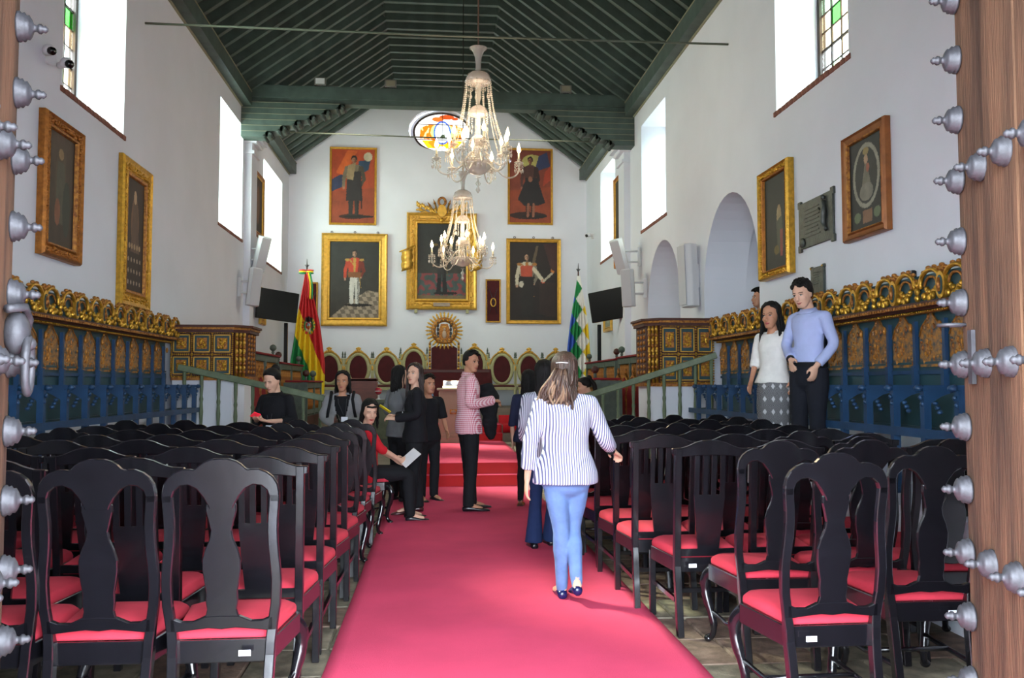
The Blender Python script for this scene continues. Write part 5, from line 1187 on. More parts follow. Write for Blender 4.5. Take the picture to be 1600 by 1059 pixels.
def face(T, par, lips='96504a', glasses=False, closed=False):
    m = M()
    for s in (-1, 1):
        if not closed: m.ball((s * .031, .0835, .112), (.0125, .006, .0062), EYEW, T, n=10, h=6); m.ball((s * .031, .088, .112), (.006, .0035, .006), EYEB, T, n=8, h=5)
        m.tube([(s * .017, .0895, .1165), (s * .031, .0925, .1195), (s * .045, .084, .1155)], .0022, EYEB, T, n=5)
        m.tube([(s * .014, .092, .132), (s * .031, .094, .138), (s * .05, .08, .132)], .0038, BROW, T, n=5, flat=.6)
    m.build('eyes', par)
    lm = mat('lips_' + lips, lips, .5); m = M(); m.tube([(-.024, .088, .046), (-.01, .1, .048), (0, .1025, .0465), (.01, .1, .048), (.024, .088, .046)], [.002, .0045, .005, .0045, .002], lm, T, n=6); m.tube([(-.02, .089, .042), (0, .101, .039), (.02, .089, .042)], [.002, .0055, .002], lm, T, n=6); m.build('mouth', par)
def hair_short(T, par, mt=None, curly=False, vol=1.0):
    mt = mt or HAIR; m = M(); L = [(.06, -.04, .055, .055), (.085, -.03, .07, .07), (.11, -.024, .079, .083), (.14, -.016, .083, .092), (.165, -.01, .082, .097), (.182, -.008, .079, .095), (.194, -.006, .075, .09), (.206, -.006, .07, .083), (.222, -.006, .056, .07), (.236, -.008, .03, .04)]
    rs = []
    for z, cy, rx, ry in L:
        ring = []
        for k in range(24):
            a = 2 * pi * k / 24; x, y = rx * cos(a) * vol, cy + ry * sin(a) * vol
            lim = (-.01 if z < .1 else .02 if z < .135 else .035 if z < .17 else .05 if z < .185 else .068 if z < .2 else .2) + .012 * sin(a * 5 + z * 90)
            ring.append((x, min(y, lim), z))
        rs.append(ring)
    m.rings(rs, mt, T); rnd = random.Random(3)
    for k in range(90 if curly else 60):
        a = rnd.uniform(0, 2 * pi); b = rnd.uniform(.25, 1.25) if curly else rnd.uniform(.4, 1.4); x, y, z = .078 * cos(a) * cos(b) * vol, -.008 + .092 * sin(a) * cos(b) * vol, .145 + .088 * sin(b)
        if y > .05 and z < .18: continue
        if curly: m.ball((x, y, z), rnd.uniform(.013, .024), mt, T, n=6, h=4)
        else: m.tube([(x, y, z), (x * 1.05, y + .03, z + .012), (x * 1.02, y + .055, z + .004)], [.009, .008, .003], mt, T, n=5)
    m.build('hair', par)
def hair_long(T, par, mt, length=.3, back=.09, width=.085, part_=0, front=True, seed=1, strands=70, wave=.008, fwd=.0):
    m = M(); L = [(.14 - length, -.05 - back * .2, width * .62, .045), (.14 - length * .75, -.045, width * .92, .06), (.14 - length * .45, -.04, width * .98, .068), (.05, -.032, width * .98, .075), (.1, -.022, .085, .085), (.14, -.014, .087, .094), (.165, -.009, .085, .099), (.182, -.008, .082, .097), (.195, -.006, .078, .093), (.21, -.006, .067, .082), (.225, -.007, .052, .066), (.238, -.008, .034, .043), (.246, -.008, .012, .016)]
    rs = []
    for z, cy, rx, ry in L:
        ring = []
        for k in range(26):
            a = 2 * pi * k / 26; x, y = rx * cos(a), cy + ry * sin(a)
            lim = -.01 if z < .03 else .01 if z < .12 else .03 if z < .17 else .048 if z < .19 else .07 - .05 * max(0, 1 - abs(x) / .03) if z < .2 else .2
            ring.append((x, min(y, lim), z))
        rs.append(ring)
    m.rings(rs, mt, T); rnd = random.Random(seed)
    for k in range(strands):
        a = pi * 1.5 + rnd.uniform(-1.75, 1.75); r1 = (.083, .092); x0, y0 = r1[0] * cos(a), -.012 + r1[1] * sin(a)
        if front and rnd.random() < .3: x0 = rnd.choice((-1, 1)) * .08; y0 = rnd.uniform(-.01, .035)
        pts = [(x0 * .5, y0 * .5, .235), (x0 * .95, y0 * .95, .19), (x0 * 1.03, y0, .12)]; ln = length * rnd.uniform(.75, 1.06)
        for q in (.33, .66, 1):
            pts.append((x0 * (1.05 + .12 * q) * (width / .085) + wave * sin(q * 7 + k), y0 * (1 - .1 * q) - back * .2 * q + fwd * q * (1 if y0 > -.03 else 0) + wave * cos(q * 6 + k * 2), .12 - ln * q))
        m.tube(spline(pts, 3), [.008] + [.0085] * 9 + [.006] * 4 + [.004, .002], mt, T, n=5, flat=.6)
    m.build('hair', par)
def hair_bun(T, par):
    m = M(); L = [(.075, -.035, .06, .06), (.11, -.024, .079, .083), (.14, -.014, .083, .092), (.165, -.009, .082, .096), (.182, -.008, .08, .094), (.195, -.006, .076, .089), (.21, -.006, .066, .08), (.224, -.006, .05, .062), (.236, -.008, .026, .034)]
    rs = [[(rx * cos(2 * pi * k / 24), min(cy + ry * sin(2 * pi * k / 24), .01 if z < .13 else .035 if z < .17 else .052 if z < .187 else .068 if z < .2 else .2), z) for k in range(24)] for z, cy, rx, ry in L]
    m.rings(rs, HAIR, T); m.ball((0, -.1, .2), (.045, .04, .045), HAIR, T, n=12, h=8); m.build('hair', par)
def shoe(par, a, fwd, mt, heel=0, L=.25, nm='shoe', sc=1.0):
    # a ankle ground point, fwd unit dir
    f = V(fwd).normalized(); s = f.cross(V((0, 0, 1))); m = M(); a = V(a); rs = []
    for t, w, h, z in ((-.055, .018, .03, .02), (-.045, .03, .06, .0), (.0, .036, .075, 0), (.05, .038, .062, 0), (.1, .045, .045, 0), (.15, .044, .036, 0), (.185, .032, .028, 0), (.2, .012, .015, .002)):
        c = a + f * t * (L / .25)
        rs.append([tuple(c + s * (w * cos(q)) + V((0, 0, z + (h / 2) * (1 + sin(q))))) for q in [2 * pi * k / 10 for k in range(10)]])
    m.rings(rs, mt)
    if heel: m.box((a.x - f.x * .03, a.y - f.y * .03, a.z - heel / 2), (.05, .05, heel), mt)
    m.build(nm, par)
def fabric(n, c, r=.85, var=.12): return mat(n, c, r, var=var, scale=14, bump=.15, bscale=60, spec=.25)
class Fig:
    """standing / seated figure; K = height / 1.70"""
    def __init__(s, label, loc, rz, H, skin, hip=(0, 0, .93), feet=None, knees=None, elbows=None, wrists=None, lean=0, headyaw=0, headpitch=0, build=1.0, fem=False, seated=False, neckfwd=0, headroll=0):
        s.t = empty('person', loc, rz, label, 'person'); s.K = K = H / 1.70; s.skin = skin; s.b = build; s.fem = fem; s.seated = seated
        P = s.P = {}
        P['hip'] = V(hip); P['waist'] = V(hip) + V((0, lean * .12, .14)); P['chest'] = V(hip) + V((0, lean * .32, .34)); P['neck'] = V(hip) + V((0, lean * .48, .5)); P['head'] = P['neck'] + V((0, lean * .1 + .02 + neckfwd, .036))
        sw = (.158 if fem else .188) * build ** .5
        s.sw = sw
        for i, sd in enumerate((1, -1)):
            P['sh', sd] = P['neck'] + V((sd * sw, -.01, -.072)); P['hj', sd] = V(hip) + V((sd * .09, 0, -.03))
            P['kn', sd] = V(knees[i]) if knees else V((sd * .1, .02, .5)); P['an', sd] = V(feet[i]) if feet else V((sd * .1, 0, .08))
            P['el', sd] = V(elbows[i]) if elbows else P['sh', sd] + V((sd * .05, -.03, -.29)); P['wr', sd] = V(wrists[i]) if wrists else P['el', sd] + V((sd * .0, .05, -.25))
        for k in P: P[k] = P[k] * K
        s.HT = Mx.Translation(P['head']) @ Mx.Rotation(headyaw, 4, 'Z') @ Mx.Rotation(headroll, 4, 'Y') @ Mx.Rotation(headpitch, 4, 'X') @ Mx.Diagonal((.98, .98, 1.0, 1)) @ Mx.Translation((0, -.01, -.0))
    def torso(s, m, e, z0, z1, mt, flare=0):
        P, K, b = s.P, s.K, s.b; lv = []
        tab = [(-.12, .155, .105), (-.04, .165, .115), (.04, .158, .112), (.12, .138, .1), (.2, .138, .1), (.3, .15, .108), (.38, .165 if not s.fem else .15, .106), (.43, .168 if not s.fem else .15, .088), (.47, .115, .068), (.5, .062, .058)] if not s.fem else [(-.12, .17, .115), (-.04, .172, .118), (.04, .15, .108), (.12, .128, .096), (.2, .13, .098), (.29, .142, .115), (.37, .148, .104), (.43, .142, .08), (.47, .1, .064), (.5, .054, .052)]
        for dz, rx, ry in tab:
            if dz < z0 - 1e-6 or dz > z1 + 1e-6: continue
            c = s.axis(dz); fl = flare * smoothstep(.12, -.12, dz); lv.append((c.z, c.x, c.y, (rx * b + e + fl) * K, (ry * b + e + fl) * K))
        ell(m, lv, mt, n=20)
    def axis(s, dz):
        a, b, c, d = s.P['hip'], s.P['waist'], s.P['chest'], s.P['neck']
        pts = [(-.2, a + V((0, 0, -.2 * s.K))), (0, a), (.14, b), (.34, c), (.5, d)]
        for (u, p), (v, q) in zip(pts, pts[1:]):
            if dz <= v: return p.lerp(q, (dz - u) / (v - u))
        return d
    def body(s, vox=.008, hands=None, barefoot=False, barelegs=False):
        m = M(); P, K, sk = s.P, s.K, s.skin
        s.torso(m, -.012, -.12, .5, sk); ap = s.HT @ V((0, -.018, .03))
        m.tube([tuple(P['neck'] - V((0, 0, .05))), tuple(P['neck'] + V((0, 0, .02))), tuple(s.HT @ V((0, -.02, .06)))], [.06 * K, .052 * K, .05 * K], sk, n=12)
        head(m, s.HT, sk, wid=.95 if s.fem else 1.0, jaw=.92 if s.fem else 1.05)
        g = .9 if s.fem else 1.0
        for i, sd in enumerate((1, -1)):
            m.tube([tuple(P['neck'] + V((sd * .03 * K, -.01, -.06 * K))), tuple(P['sh', sd])], [.035 * K, .04 * K], sk, n=10)
            limb(m, [P['sh', sd], P['sh', sd].lerp(P['el', sd], .5), P['el', sd], P['el', sd].lerp(P['wr', sd], .4), P['wr', sd]], [r * g * K for r in (.043, .038, .033, .034, .023)], sk)
            limb(m, [P['hj', sd], P['hj', sd].lerp(P['kn', sd], .5), P['kn', sd], P['kn', sd].lerp(P['an', sd], .35), P['an', sd]], [r * K for r in (.078, .066, .048, .05, .03)], sk)
            f = getattr(s, 'foot', {}).get(sd, V((sd * .15, 1, 0))).normalized()
            m.tube([tuple(P['an', sd] - f * .03 * K), tuple(P['an', sd] + f * .08 * K - V((0, 0, .04 * K))), tuple(P['an', sd] + f * .15 * K - V((0, 0, .052 * K)))], [.032 * K, .032 * K, .02 * K], sk, n=8)
            hd = (hands or {}).get(sd)
            if hd is not None:
                d, up, cu = hd[:3]; hand(m, P['wr', sd], d, up, sk, cu, side=hd[3] if len(hd) > 3 else sd, sc=K)
            else:
                d = (P['wr', sd] - P['el', sd]).normalized(); hand(m, P['wr', sd], d, V((sd, 0, 0)), sk, .4, side=sd, sc=K)
        o = bpy.data.objects.new('body', remesh(m, 'body', vox, 2)); COL.objects.link(o); o.parent = s.t; return o
    def top(s, mt, name='shirt', sleeve=1.0, e=.012, z0=-.12, z1=.47, flare=.0, vox=.011, amp=.006, arm=1.0, collar=None, thick=0):
        m = M(); P, K = s.P, s.K; s.torso(m, e, z0, z1, mt, flare)
        for i, sd in enumerate((1, -1)):
            m.tube([tuple(P['neck'] + V((sd * .03 * K, -.01, -.04 * K))), tuple(P['sh', sd])], [(.036 + e) * K, (.047 * (.9 if s.fem else 1) + e) * K], mt, n=10); m.ball(tuple(P['sh', sd]), (.0505 * (.9 if s.fem else 1) + e) * K * min(arm, 1), mt, n=12, h=8)
            pts = [P['sh', sd], P['sh', sd].lerp(P['el', sd], .5), P['el', sd], P['el', sd].lerp(P['wr', sd], .5), P['wr', sd]]; g = .9 if s.fem else 1.0; rd = [(.05 * g + e) * K * arm, (.046 * g + e) * K * arm, (.04 * g + e) * K * arm, (.038 * g + e * .9) * K * arm, (.03 * g + e * .7) * K * arm]
            if sleeve >= 1: limb(m, pts, rd, mt, 12)
            elif sleeve > .5: q = (sleeve - .5) * 2; limb(m, pts[:3] + [pts[2].lerp(pts[4], q)], rd[:3] + [rd[3]], mt, 12)
            else: limb(m, [pts[0], pts[0].lerp(pts[2], .5), pts[0].lerp(pts[2], sleeve * 2)], [rd[0], rd[1], rd[1] * 1.05], mt, 12)
        o = bpy.data.objects.new(name, remesh(m, name, vox, 2, amp)); COL.objects.link(o); o.parent = s.t
        if collar:
            n = P['neck']; c = M(); rs = [[(n.x + r * K * cos(a), n.y + .0 + r * K * .95 * sin(a) * (1 if sin(a) < 0 else .9), n.z + (z + .012 * sin(a) * -1) * K) for a in [2 * pi * k / 20 for k in range(20)]] for r, z in ((.085, -.04), (.066, .018), (.07, .02), (.088, -.02))]
            c.rings(rs, collar, closed=False, cap=False); c.build('collar', s.t)
        return o
    def pants(s, mt, name='trousers', e=.012, cuff=.045, vox=.011, amp=.004, z1=.1, flare=None):
        m = M(); P, K = s.P, s.K; s.torso(m, e * .6, -.12, z1, mt)
        for sd in (1, -1):
            hj, kn, an = P['hj', sd], P['kn', sd], P['an', sd]; an2 = an - V((0, 0, .03 * K))
            if s.seated: m.tube([tuple(hj), tuple(hj.lerp(kn, .3))], [.1 * K, .09 * K], mt, n=10)
            limb(m, [hj + V((0, 0, .02)), hj.lerp(kn, .4), kn, kn.lerp(an, .35), an2], [(.088 + e * .6) * K, (.078 + e) * K, (.053 + e) * K, (.053 + e) * K, cuff * K], mt, 12)
        if not s.seated: c = s.axis(-.1); m.ball(tuple(c + V((0, 0, -.02 * K))), (.165 * K * s.b ** .5, .115 * K, .1 * K), mt, n=14, h=8)
        o = bpy.data.objects.new(name, remesh(m, name, vox, 2, amp, 11)); COL.objects.link(o); o.parent = s.t; return o
LAN = mat('lanyard_strap', '2a2d33', .6); CARD = mat('white_badge', 'd9dce8', .5)
def badge(f, x, z, dy=.0, sc=1.0):
    K = f.K; n = f.P['neck']; c = f.axis(.2); y = c.y + .135 * K + dy; m = M()
    for s_ in (-1, 1): m.tube([(s_ * .06 * K, n.y + .02, n.z - .01), (s_ * .05 * K + x * .3, y - .02, n.z - .12 * K), (x + s_ * .012, y + .01, z + .05)], .004, LAN, n=5)
    m.build('lanyard', f.t); M().box((x, y + .012, z), (.075, .004, .055), CARD).build('badge_card', f.t)
def phone(f, p, c, rot=(0, 0, 0)):
    t = M().box((0, 0, 0), (.07, .14, .01), mat('phone_' + c, c, .35), b=.003); q = f.t.matrix_basis
    return t
BLK = fabric('black_cloth', '16171b'); NAVY = fabric('dark_trousers', '191b24'); BLKS = fabric('black_knit', '15151a')
SHB = mat('black_leather', '15131a', .3); SHM = mat('maroon_leather', '3a1218', .3); SHN = mat('navy_leather', '151b4a', .25)
# 1. woman in the striped shirt walking away
STR = pattern('blue_striped_cotton', 'stripe', 'd0d0e0', '575a80', 62); DEN = fabric('light_blue_denim', '6783b4', .8, .18)
f = Fig('woman walking away in a blue striped shirt and pale jeans, long wavy brown hair', (.86, 5.62, .012), .05, 1.60, SKINL, hip=(.0, 0, .93), knees=((.06, .06, .5), (-.035, -.0, .5)), feet=((.055, -.1, .14), (-.01, .1, .085)), elbows=((.29, .06, 1.12), (-.25, -.03, 1.1)), wrists=((.40, .22, 1.01), (-.265, .04, .83)), fem=True, build=1.12, headyaw=-.35)
f.body(.007, hands={1: (V((.5, .6, -.35)), V((.2, -.2, 1)), .9, 1), -1: (V((-.05, .15, -1)), V((-1, 0, 0)), .45, -1)})
f.top(STR, 'striped_shirt', .84, e=.02, z0=-.12, flare=.02, amp=.007, collar=STR, vox=.01); f.pants(DEN, 'jeans', e=.006, cuff=.036)
T_ = f.HT; hair_long(T_, f.t, HAIRB, .24, .1, .07, front=False, strands=110, wave=.012)
m = M(); rnd = random.Random(8)
for k in range(120):
    a = rnd.uniform(-.9, .9); r = rnd.uniform(0, .05); x0 = -.015 + r * sin(a * 2); pts = [(x0 * .7, -.1, .13), (x0 * 1.3 - .005, -.115 - rnd.uniform(0, .02), .06), (x0 * 1.9 - .012 + .024 * sin(k), -.1 - rnd.uniform(0, .03), -.03), (x0 * 2.1 - .02 + .026 * sin(k * 3), -.095 - rnd.uniform(0, .02), -.12), (x0 * 1.9 - .03 + .014 * sin(k * 2), -.1, -.17 - rnd.uniform(0, .07))]
    m.tube(spline(pts, 3), [.009] * 4 + [.01] * 4 + [.008] * 3 + [.005, .002], HAIRB if k % 3 else HAIRT, T_, n=5, flat=.6)
m.build('ponytail', f.t); m = M(); m.tube([(-.04, -.108, .165), (.0, -.116, .168), (.04, -.108, .165)], .009, PLASW, T_, n=6, flat=.5); m.build('hair_clip', f.t)
face(T_, f.t); shoe(f.t, tuple(f.P['an', -1] - V((0, 0, .08))), (.05, 1, 0), SHN, L=.23); shoe(f.t, tuple(f.P['an', 1] - V((0, -.0, .07))), (.1, 1, -.15), SHN, L=.23)
m = M(); w = f.P['wr', 1]; m.tube([tuple(w + V((-.03, -.025, .01))), tuple(w + V((-.02, -.012, .005)))], .031, BLK, n=12); m.build('wristband', f.t)
# 2. man in the red checked shirt, jacket over his arm
GNG = pattern('red_gingham', 'gingham', 'ecd8de', 'b8405a', 46)
f = Fig('man in a red checked shirt and black trousers with a dark jacket over his arm', (.39, 9.72, .012), -pi / 2 + .15, 1.80, SKIN, headyaw=-.95, headpitch=-.12, elbows=((.24, -.02, 1.13), (-.24, .03, 1.14)), wrists=((.12, .24, 1.16), (-.1, .27, 1.13)), knees=((.1, .01, .5), (-.09, .02, .5)), feet=((.1, -.02, .085), (-.1, .05, .085)))
f.body(.009, hands={1: (V((-.6, .7, .0)), V((.3, .4, .8)), .8, 1), -1: (V((.6, .7, 0)), V((-.3, .4, .8)), .8, -1)})
f.top(GNG, 'checked_shirt', .98, e=.016, collar=GNG, flare=.02, amp=.007); f.pants(BLK, 'trousers', e=.016, cuff=.062); hair_short(f.HT, f.t); face(f.HT, f.t)
m = M()
for pts, rd in (([(-.02, .3, 1.38), (.0, .33, 1.22), (.02, .33, 1.05)], [.07, .12, .09]), ([(.03, .3, 1.3), (.05, .33, 1.1), (.03, .34, .9), (.02, .36, .76)], [.08, .09, .08, .03]), ([(-.08, .3, 1.3), (-.1, .33, 1.12), (-.05, .34, 1.0)], [.07, .09, .05])): limb(m, pts, rd, BLK, 12)
o = bpy.data.objects.new('held_jacket', remesh(m, 'held_jacket', .013, 2, .014, 14)); COL.objects.link(o); o.location = f.t.matrix_basis @ V((0, -.1, .03)); o.rotation_euler = f.t.rotation_euler; tag(o, 'dark folded jacket hanging over the arm of the man in red checks', 'jacket')
for sd in (1, -1): shoe(f.t, tuple(f.P['an', sd] - V((0, 0, .085))), (sd * .12, 1, 0), SHB, L=.3)
# 3. woman in the black suit with a yellow phone
f = Fig('woman in a black suit with long brown hair, standing and holding a yellow phone', (-.2, 9.55, .012), pi / 2 + .1, 1.63, SKINL, headyaw=.95, headpitch=.08, fem=True, build=.98, elbows=((.2, -.03, 1.13), (-.2, .0, 1.13)), wrists=((.08, .22, 1.1), (-.09, .24, 1.08)), knees=((.09, .0, .5), (-.09, .03, .5)), feet=((.1, -.05, .09), (-.08, .06, .09)))
f.body(.009, hands={1: (V((-.3, .9, .1)), V((.4, .2, .8)), .9, 1), -1: (V((.3, .9, .1)), V((-.4, .2, .8)), .9, -1)})
f.top(BLKS, 'black_jacket', .97, e=.017, flare=.02, amp=.006); f.pants(BLK, 'trousers', e=.02, cuff=.066)
hair_long(f.HT, f.t, mat('dark_brown_hair', '2a1a16', .4, var=.4, scale=20, stretch=(5, 5, .7)), .34, .1, .085, strands=80); face(f.HT, f.t, 'a8524c'); badge(f, -.02, 1.13 * f.K)
o = M().box((0, 0, 0), (.068, .14, .01), mat('yellow_case', 'e6d51e', .4), b=.003).build('phone', label='yellow phone held by the woman in the black suit', cat='phone', T=f.t.matrix_basis @ Mx.Translation((-.02, .33, 1.14)) @ Mx.Rotation(.6, 4, 'X') @ Mx.Rotation(.3, 4, 'Y'))
for sd in (1, -1): shoe(f.t, tuple(f.P['an', sd] - V((0, 0, .085))), (sd * .1, 1, 0), SHM, L=.26)
# 4. person in grey behind her ; 4b person with a striped backpack strap
f = Fig('person in a grey top standing partly hidden behind the woman in the black suit', (-.42, 10.6, .012), -.9, 1.62, SKINL, headyaw=-.3, fem=True, elbows=((.2, .02, 1.14), (-.26, .0, 1.14)), wrists=((.06, .2, 1.32), (-.3, .18, 1.05)))
f.body(.011); f.top(fabric('grey_jersey', '6f7074'), 'grey_top', .97, e=.016, flare=.02); f.pants(BLK, e=.016, cuff=.06, vox=.014); hair_long(f.HT, f.t, HAIR, .22, .08, .08, strands=40); face(f.HT, f.t)
for sd in (1, -1): shoe(f.t, tuple(f.P['an', sd] - V((0, 0, .085))), (sd * .1, 1, 0), SHB)
f = Fig('person in dark clothes with a pale blue bag strap, hidden behind the black suit', (-.07, 10.6, .012), -2.6, 1.5, SKIN, elbows=((.22, 0, 1.12), (-.24, .02, 1.12)), wrists=((.2, .15, .95), (-.22, .14, .95)))
f.body(.011); f.top(BLKS, 'dark_shirt', .5, e=.016, flare=.02); f.pants(BLK, e=.016, cuff=.06, vox=.014); hair_short(f.HT, f.t); face(f.HT, f.t)
m = M(); c = f.axis(.3); m.tube([(-.12, c.y - .12, 1.32), (-.15, c.y - .135, 1.15), (-.14, c.y - .13, .95)], .022, mat('pale_blue_strap', '7fa3c4', .7), n=6, flat=.4); m.build('bag_strap', f.t)
for sd in (1, -1): shoe(f.t, tuple(f.P['an', sd] - V((0, 0, .085))), (sd * .1, 1, 0), SHB)
# 5. woman seated in the aisle chair, red top
RDT = fabric('red_top', 'c8202c'); SE = dict(hip=(0, 0, .56), knees=((.12, .42, .52), (-.1, .44, .52)), feet=((.13, .46, .09), (-.1, .5, .09)), seated=True)
f = Fig('woman with a black fringe seated in a padded aisle chair, red top and black trousers', (-.68, 9.05, .0), -1.3, 1.6, SKINL, headyaw=-1.5, headpitch=-.25, fem=True, elbows=((.24, .1, .82), (-.22, .1, .8)), wrists=((.12, .34, .68), (-.08, .32, .68)), **SE)
f.body(.01); f.top(RDT, 'red_top', .6, e=.014); f.pants(BLK, e=.014, cuff=.05, vox=.013); hair_long(f.HT, f.t, HAIR, .2, .08, .086, strands=60); face(f.HT, f.t, 'a83a3c', closed=True)
m = M(); m.tube([(-.055, .07, .178), (0, .084, .174), (.055, .07, .178)], .018, HAIR, f.HT, n=8, flat=.6); m.build('fringe', f.t)
for sd in (1, -1): shoe(f.t, tuple(f.P['an', sd] - V((0, 0, .085))), (sd * .1, 1, 0), SHB)
o = M().box((0, 0, 0), (.15, .21, .004), PLASW).build('paper_sheet', label='white paper sheet on the lap of the seated woman in red', cat='paper', T=f.t.matrix_basis @ Mx.Translation((.12, .42, .66)) @ Mx.Rotation(.7, 4, 'X') @ Mx.Rotation(.5, 4, 'Y'))
# 6. woman in the grey blazer
c_ = copy_tree(CC, None, (-.92, 9.05, .002), -1.35, 'black padded-back chair turned sideways under the seated woman in red', 'chairs in the west block')
GRB = fabric('grey_blazer_wool', '8c8b8e')
f = Fig('woman in a grey blazer over a black top wearing a rucksack and badge', (-1.06, 10.25, .012), pi, 1.54, SKIN, headyaw=-.1, fem=True, build=1.08, elbows=((.23, .0, 1.13), (-.23, 0, 1.13)), wrists=((.05, .2, 1.04), (-.07, .2, 1.03)))
f.body(.008, hands={1: (V((-.8, .6, -.1)), V((.2, .7, .6)), .7, 1), -1: (V((.8, .6, -.1)), V((-.2, .7, .6)), .7, -1)})
f.top(BLKS, 'black_top', .2, e=.01); f.pants(BLK, e=.014, cuff=.055, vox=.013)
m = M(); K = f.K
o = f.top(GRB, 'grey_blazer', .96, e=.03, z0=-.12, z1=.47, flare=.02, amp=.005)
bm = bmesh.new(); bm.from_mesh(o.data); bmesh.ops.delete(bm, geom=[v for v in bm.verts if v.co.y > f.axis(.2).y + .04 and abs(v.co.x) < .035 + .05 * smoothstep(1.0 * K, 1.42 * K, v.co.z) and v.co.z > .84 * K], context='VERTS'); bm.to_mesh(o.data); bm.free()
q = o.modifiers.new('s', 'SOLIDIFY'); q.thickness = .008
hair_long(f.HT, f.t, HAIR, .2, .08, .082, strands=70); face(f.HT, f.t, '9a4a4a'); badge(f, -.04, 1.11 * K, .03)
m = M()
for s_ in (-1, 1): m.tube([(s_ * .12, -.12, 1.38 * K), (s_ * .13, .0, 1.46 * K), (s_ * .125, .12, 1.36 * K), (s_ * .15, .14, 1.2 * K), (s_ * .17, .08, 1.08 * K)], .017, BLK, n=6, flat=.5)
m.build('rucksack_strap', f.t); m = M(); m.box((0, -.22, 1.2 * K), (.28, .14, .4), BLK, b=.03); m.build('rucksack', f.t, bevel=.02)
for sd in (1, -1): shoe(f.t, tuple(f.P['an', sd] - V((0, 0, .085))), (sd * .1, 1, 0), SHB)
# 7. woman in the black shirt looking at a red phone
f = Fig('woman in a black shirt with tied-up hair looking down at a red phone', (-1.62, 9.1, .012), pi - .45, 1.56, SKINL, headyaw=.0, headpitch=-.42, fem=True, build=1.05, elbows=((.23, .02, 1.12), (-.24, .02, 1.13)), wrists=((.08, .25, 1.15), (-.08, .25, 1.13)), neckfwd=.01)
f.body(.008, hands={1: (V((-.6, .7, .15)), V((.3, -.3, -.8)), .7, -1), -1: (V((.6, .7, .15)), V((-.3, -.3, -.8)), .7, 1)})
f.top(BLKS, 'black_shirt', .72, e=.02, flare=.02, collar=BLKS); f.pants(NAVY, e=.014, cuff=.055, vox=.013); hair_bun(f.HT, f.t); face(f.HT, f.t, closed=True); badge(f, -.02, 1.05 * f.K)
o = M().box((0, 0, 0), (.07, .14, .01), mat('red_case', 'e8243c', .4, emit='e8243c', es=.25), b=.003).build('phone', label='red phone in the hands of the woman in the black shirt', cat='phone', T=f.t.matrix_basis @ Mx.Translation((.0, .33, 1.1)) @ Mx.Rotation(.5, 4, 'X') @ Mx.Rotation(.9, 4, 'Z'))  # emission in the case colour makes the phone glow faintly
for sd in (1, -1): shoe(f.t, tuple(f.P['an', sd] - V((0, 0, .085))), (sd * .1, 1, 0), SHB)
# 8. woman with black hair ahead of the striped shirt, flared jeans ; 9. woman ahead of her
STR2 = pattern('grey_striped_cotton', 'stripe', 'c9ccdc', '4a4d66', 70); JN = fabric('dark_blue_jeans', '1f3058')
f = Fig('woman with straight black hair and dark flared jeans, half hidden by the woman in stripes', (.955, 7.45, .012), .1, 1.6, SKIN, fem=True, knees=((.08, 0, .5), (-.07, .05, .5)), feet=((.08, .1, .09), (-.1, .0, .085)), elbows=((.2, .03, 1.12), (-.2, -.02, 1.12)), wrists=((.15, .2, 1.0), (-.16, .15, .97)))
f.body(.01); f.top(STR2, 'striped_blouse', .9, e=.018, flare=.02); f.pants(JN, 'flared_jeans', e=.006, cuff=.085, vox=.012); hair_long(f.HT, f.t, HAIR, .32, .1, .08, front=False, strands=70, wave=.003); face(f.HT, f.t)
for sd in (1, -1): shoe(f.t, tuple(f.P['an', sd] - V((0, 0, .085))), (0, 1, 0), SHB, L=.23)
f = Fig('woman in slim black trousers and strappy sandals behind the black-haired woman', (1.1, 10.0, .012), -.2, 1.55, SKINL, fem=True, knees=((.08, 0, .5), (-.09, .02, .5)), feet=((.1, .0, .09), (-.11, .02, .09)))
f.body(.01); f.top(fabric('navy_top', '252a44'), 'top', .6, e=.016, flare=.02); f.pants(BLK, e=.004, cuff=.036, vox=.012); hair_long(f.HT, f.t, HAIR, .25, .1, .08, strands=50); face(f.HT, f.t)
for sd in (1, -1):
    a = f.P['an', sd]; m = M(); m.box((a.x, a.y + .05, .006), (.075, .23, .012), SHB, b=.004)
    for dy in (-.0, .09, .12): m.tube([(a.x - .035, a.y + dy, .015), (a.x, a.y + dy, .075 - dy * .3), (a.x + .035, a.y + dy, .015)], .005, GOLDD, n=5)
    m.build('sandal', f.t)
# 10. woman seated on the dais in white
f = Fig('seated woman in a white top with a black ponytail, head bent, beyond the right chairs', (2.36, 12.4, .3), pi / 2 - .1, 1.62, SKINL, headpitch=-.3, fem=True, elbows=((.2, .12, .82), (-.2, .12, .82)), wrists=((.03, .26, .98), (-.1, .3, .7)), lean=.25, hip=(0, 0, .5), knees=((.1, .42, .48), (-.1, .42, .48)), feet=((.1, .44, .09), (-.1, .44, .09)), seated=True)
f.body(.01); f.top(fabric('white_tee', 'dcdcd6'), 'white_top', .3, e=.014); f.pants(NAVY, e=.012, cuff=.045, vox=.013); hair_bun(f.HT, f.t); face(f.HT, f.t, closed=True)
m = M(); m.tube(spline([(0, -.1, .18), (0, -.14, .1), (0, -.13, -.0), (0, -.1, -.08)], 4), [.03] * 4 + [.036] * 5 + [.025] * 3 + [.008], HAIR, f.HT, n=9); m.build('ponytail', f.t)
for sd in (1, -1): shoe(f.t, tuple(f.P['an', sd] - V((0, 0, .085))), (0, 1, 0), SHB, L=.23)
t = empty('stool', (2.4, 12.4, .3), 0, 'dark red stool under the seated woman in white', 'stool'); M().box((0, 0, .39), (.4, .4, .07), MRED, b=.015).build('seat', t)
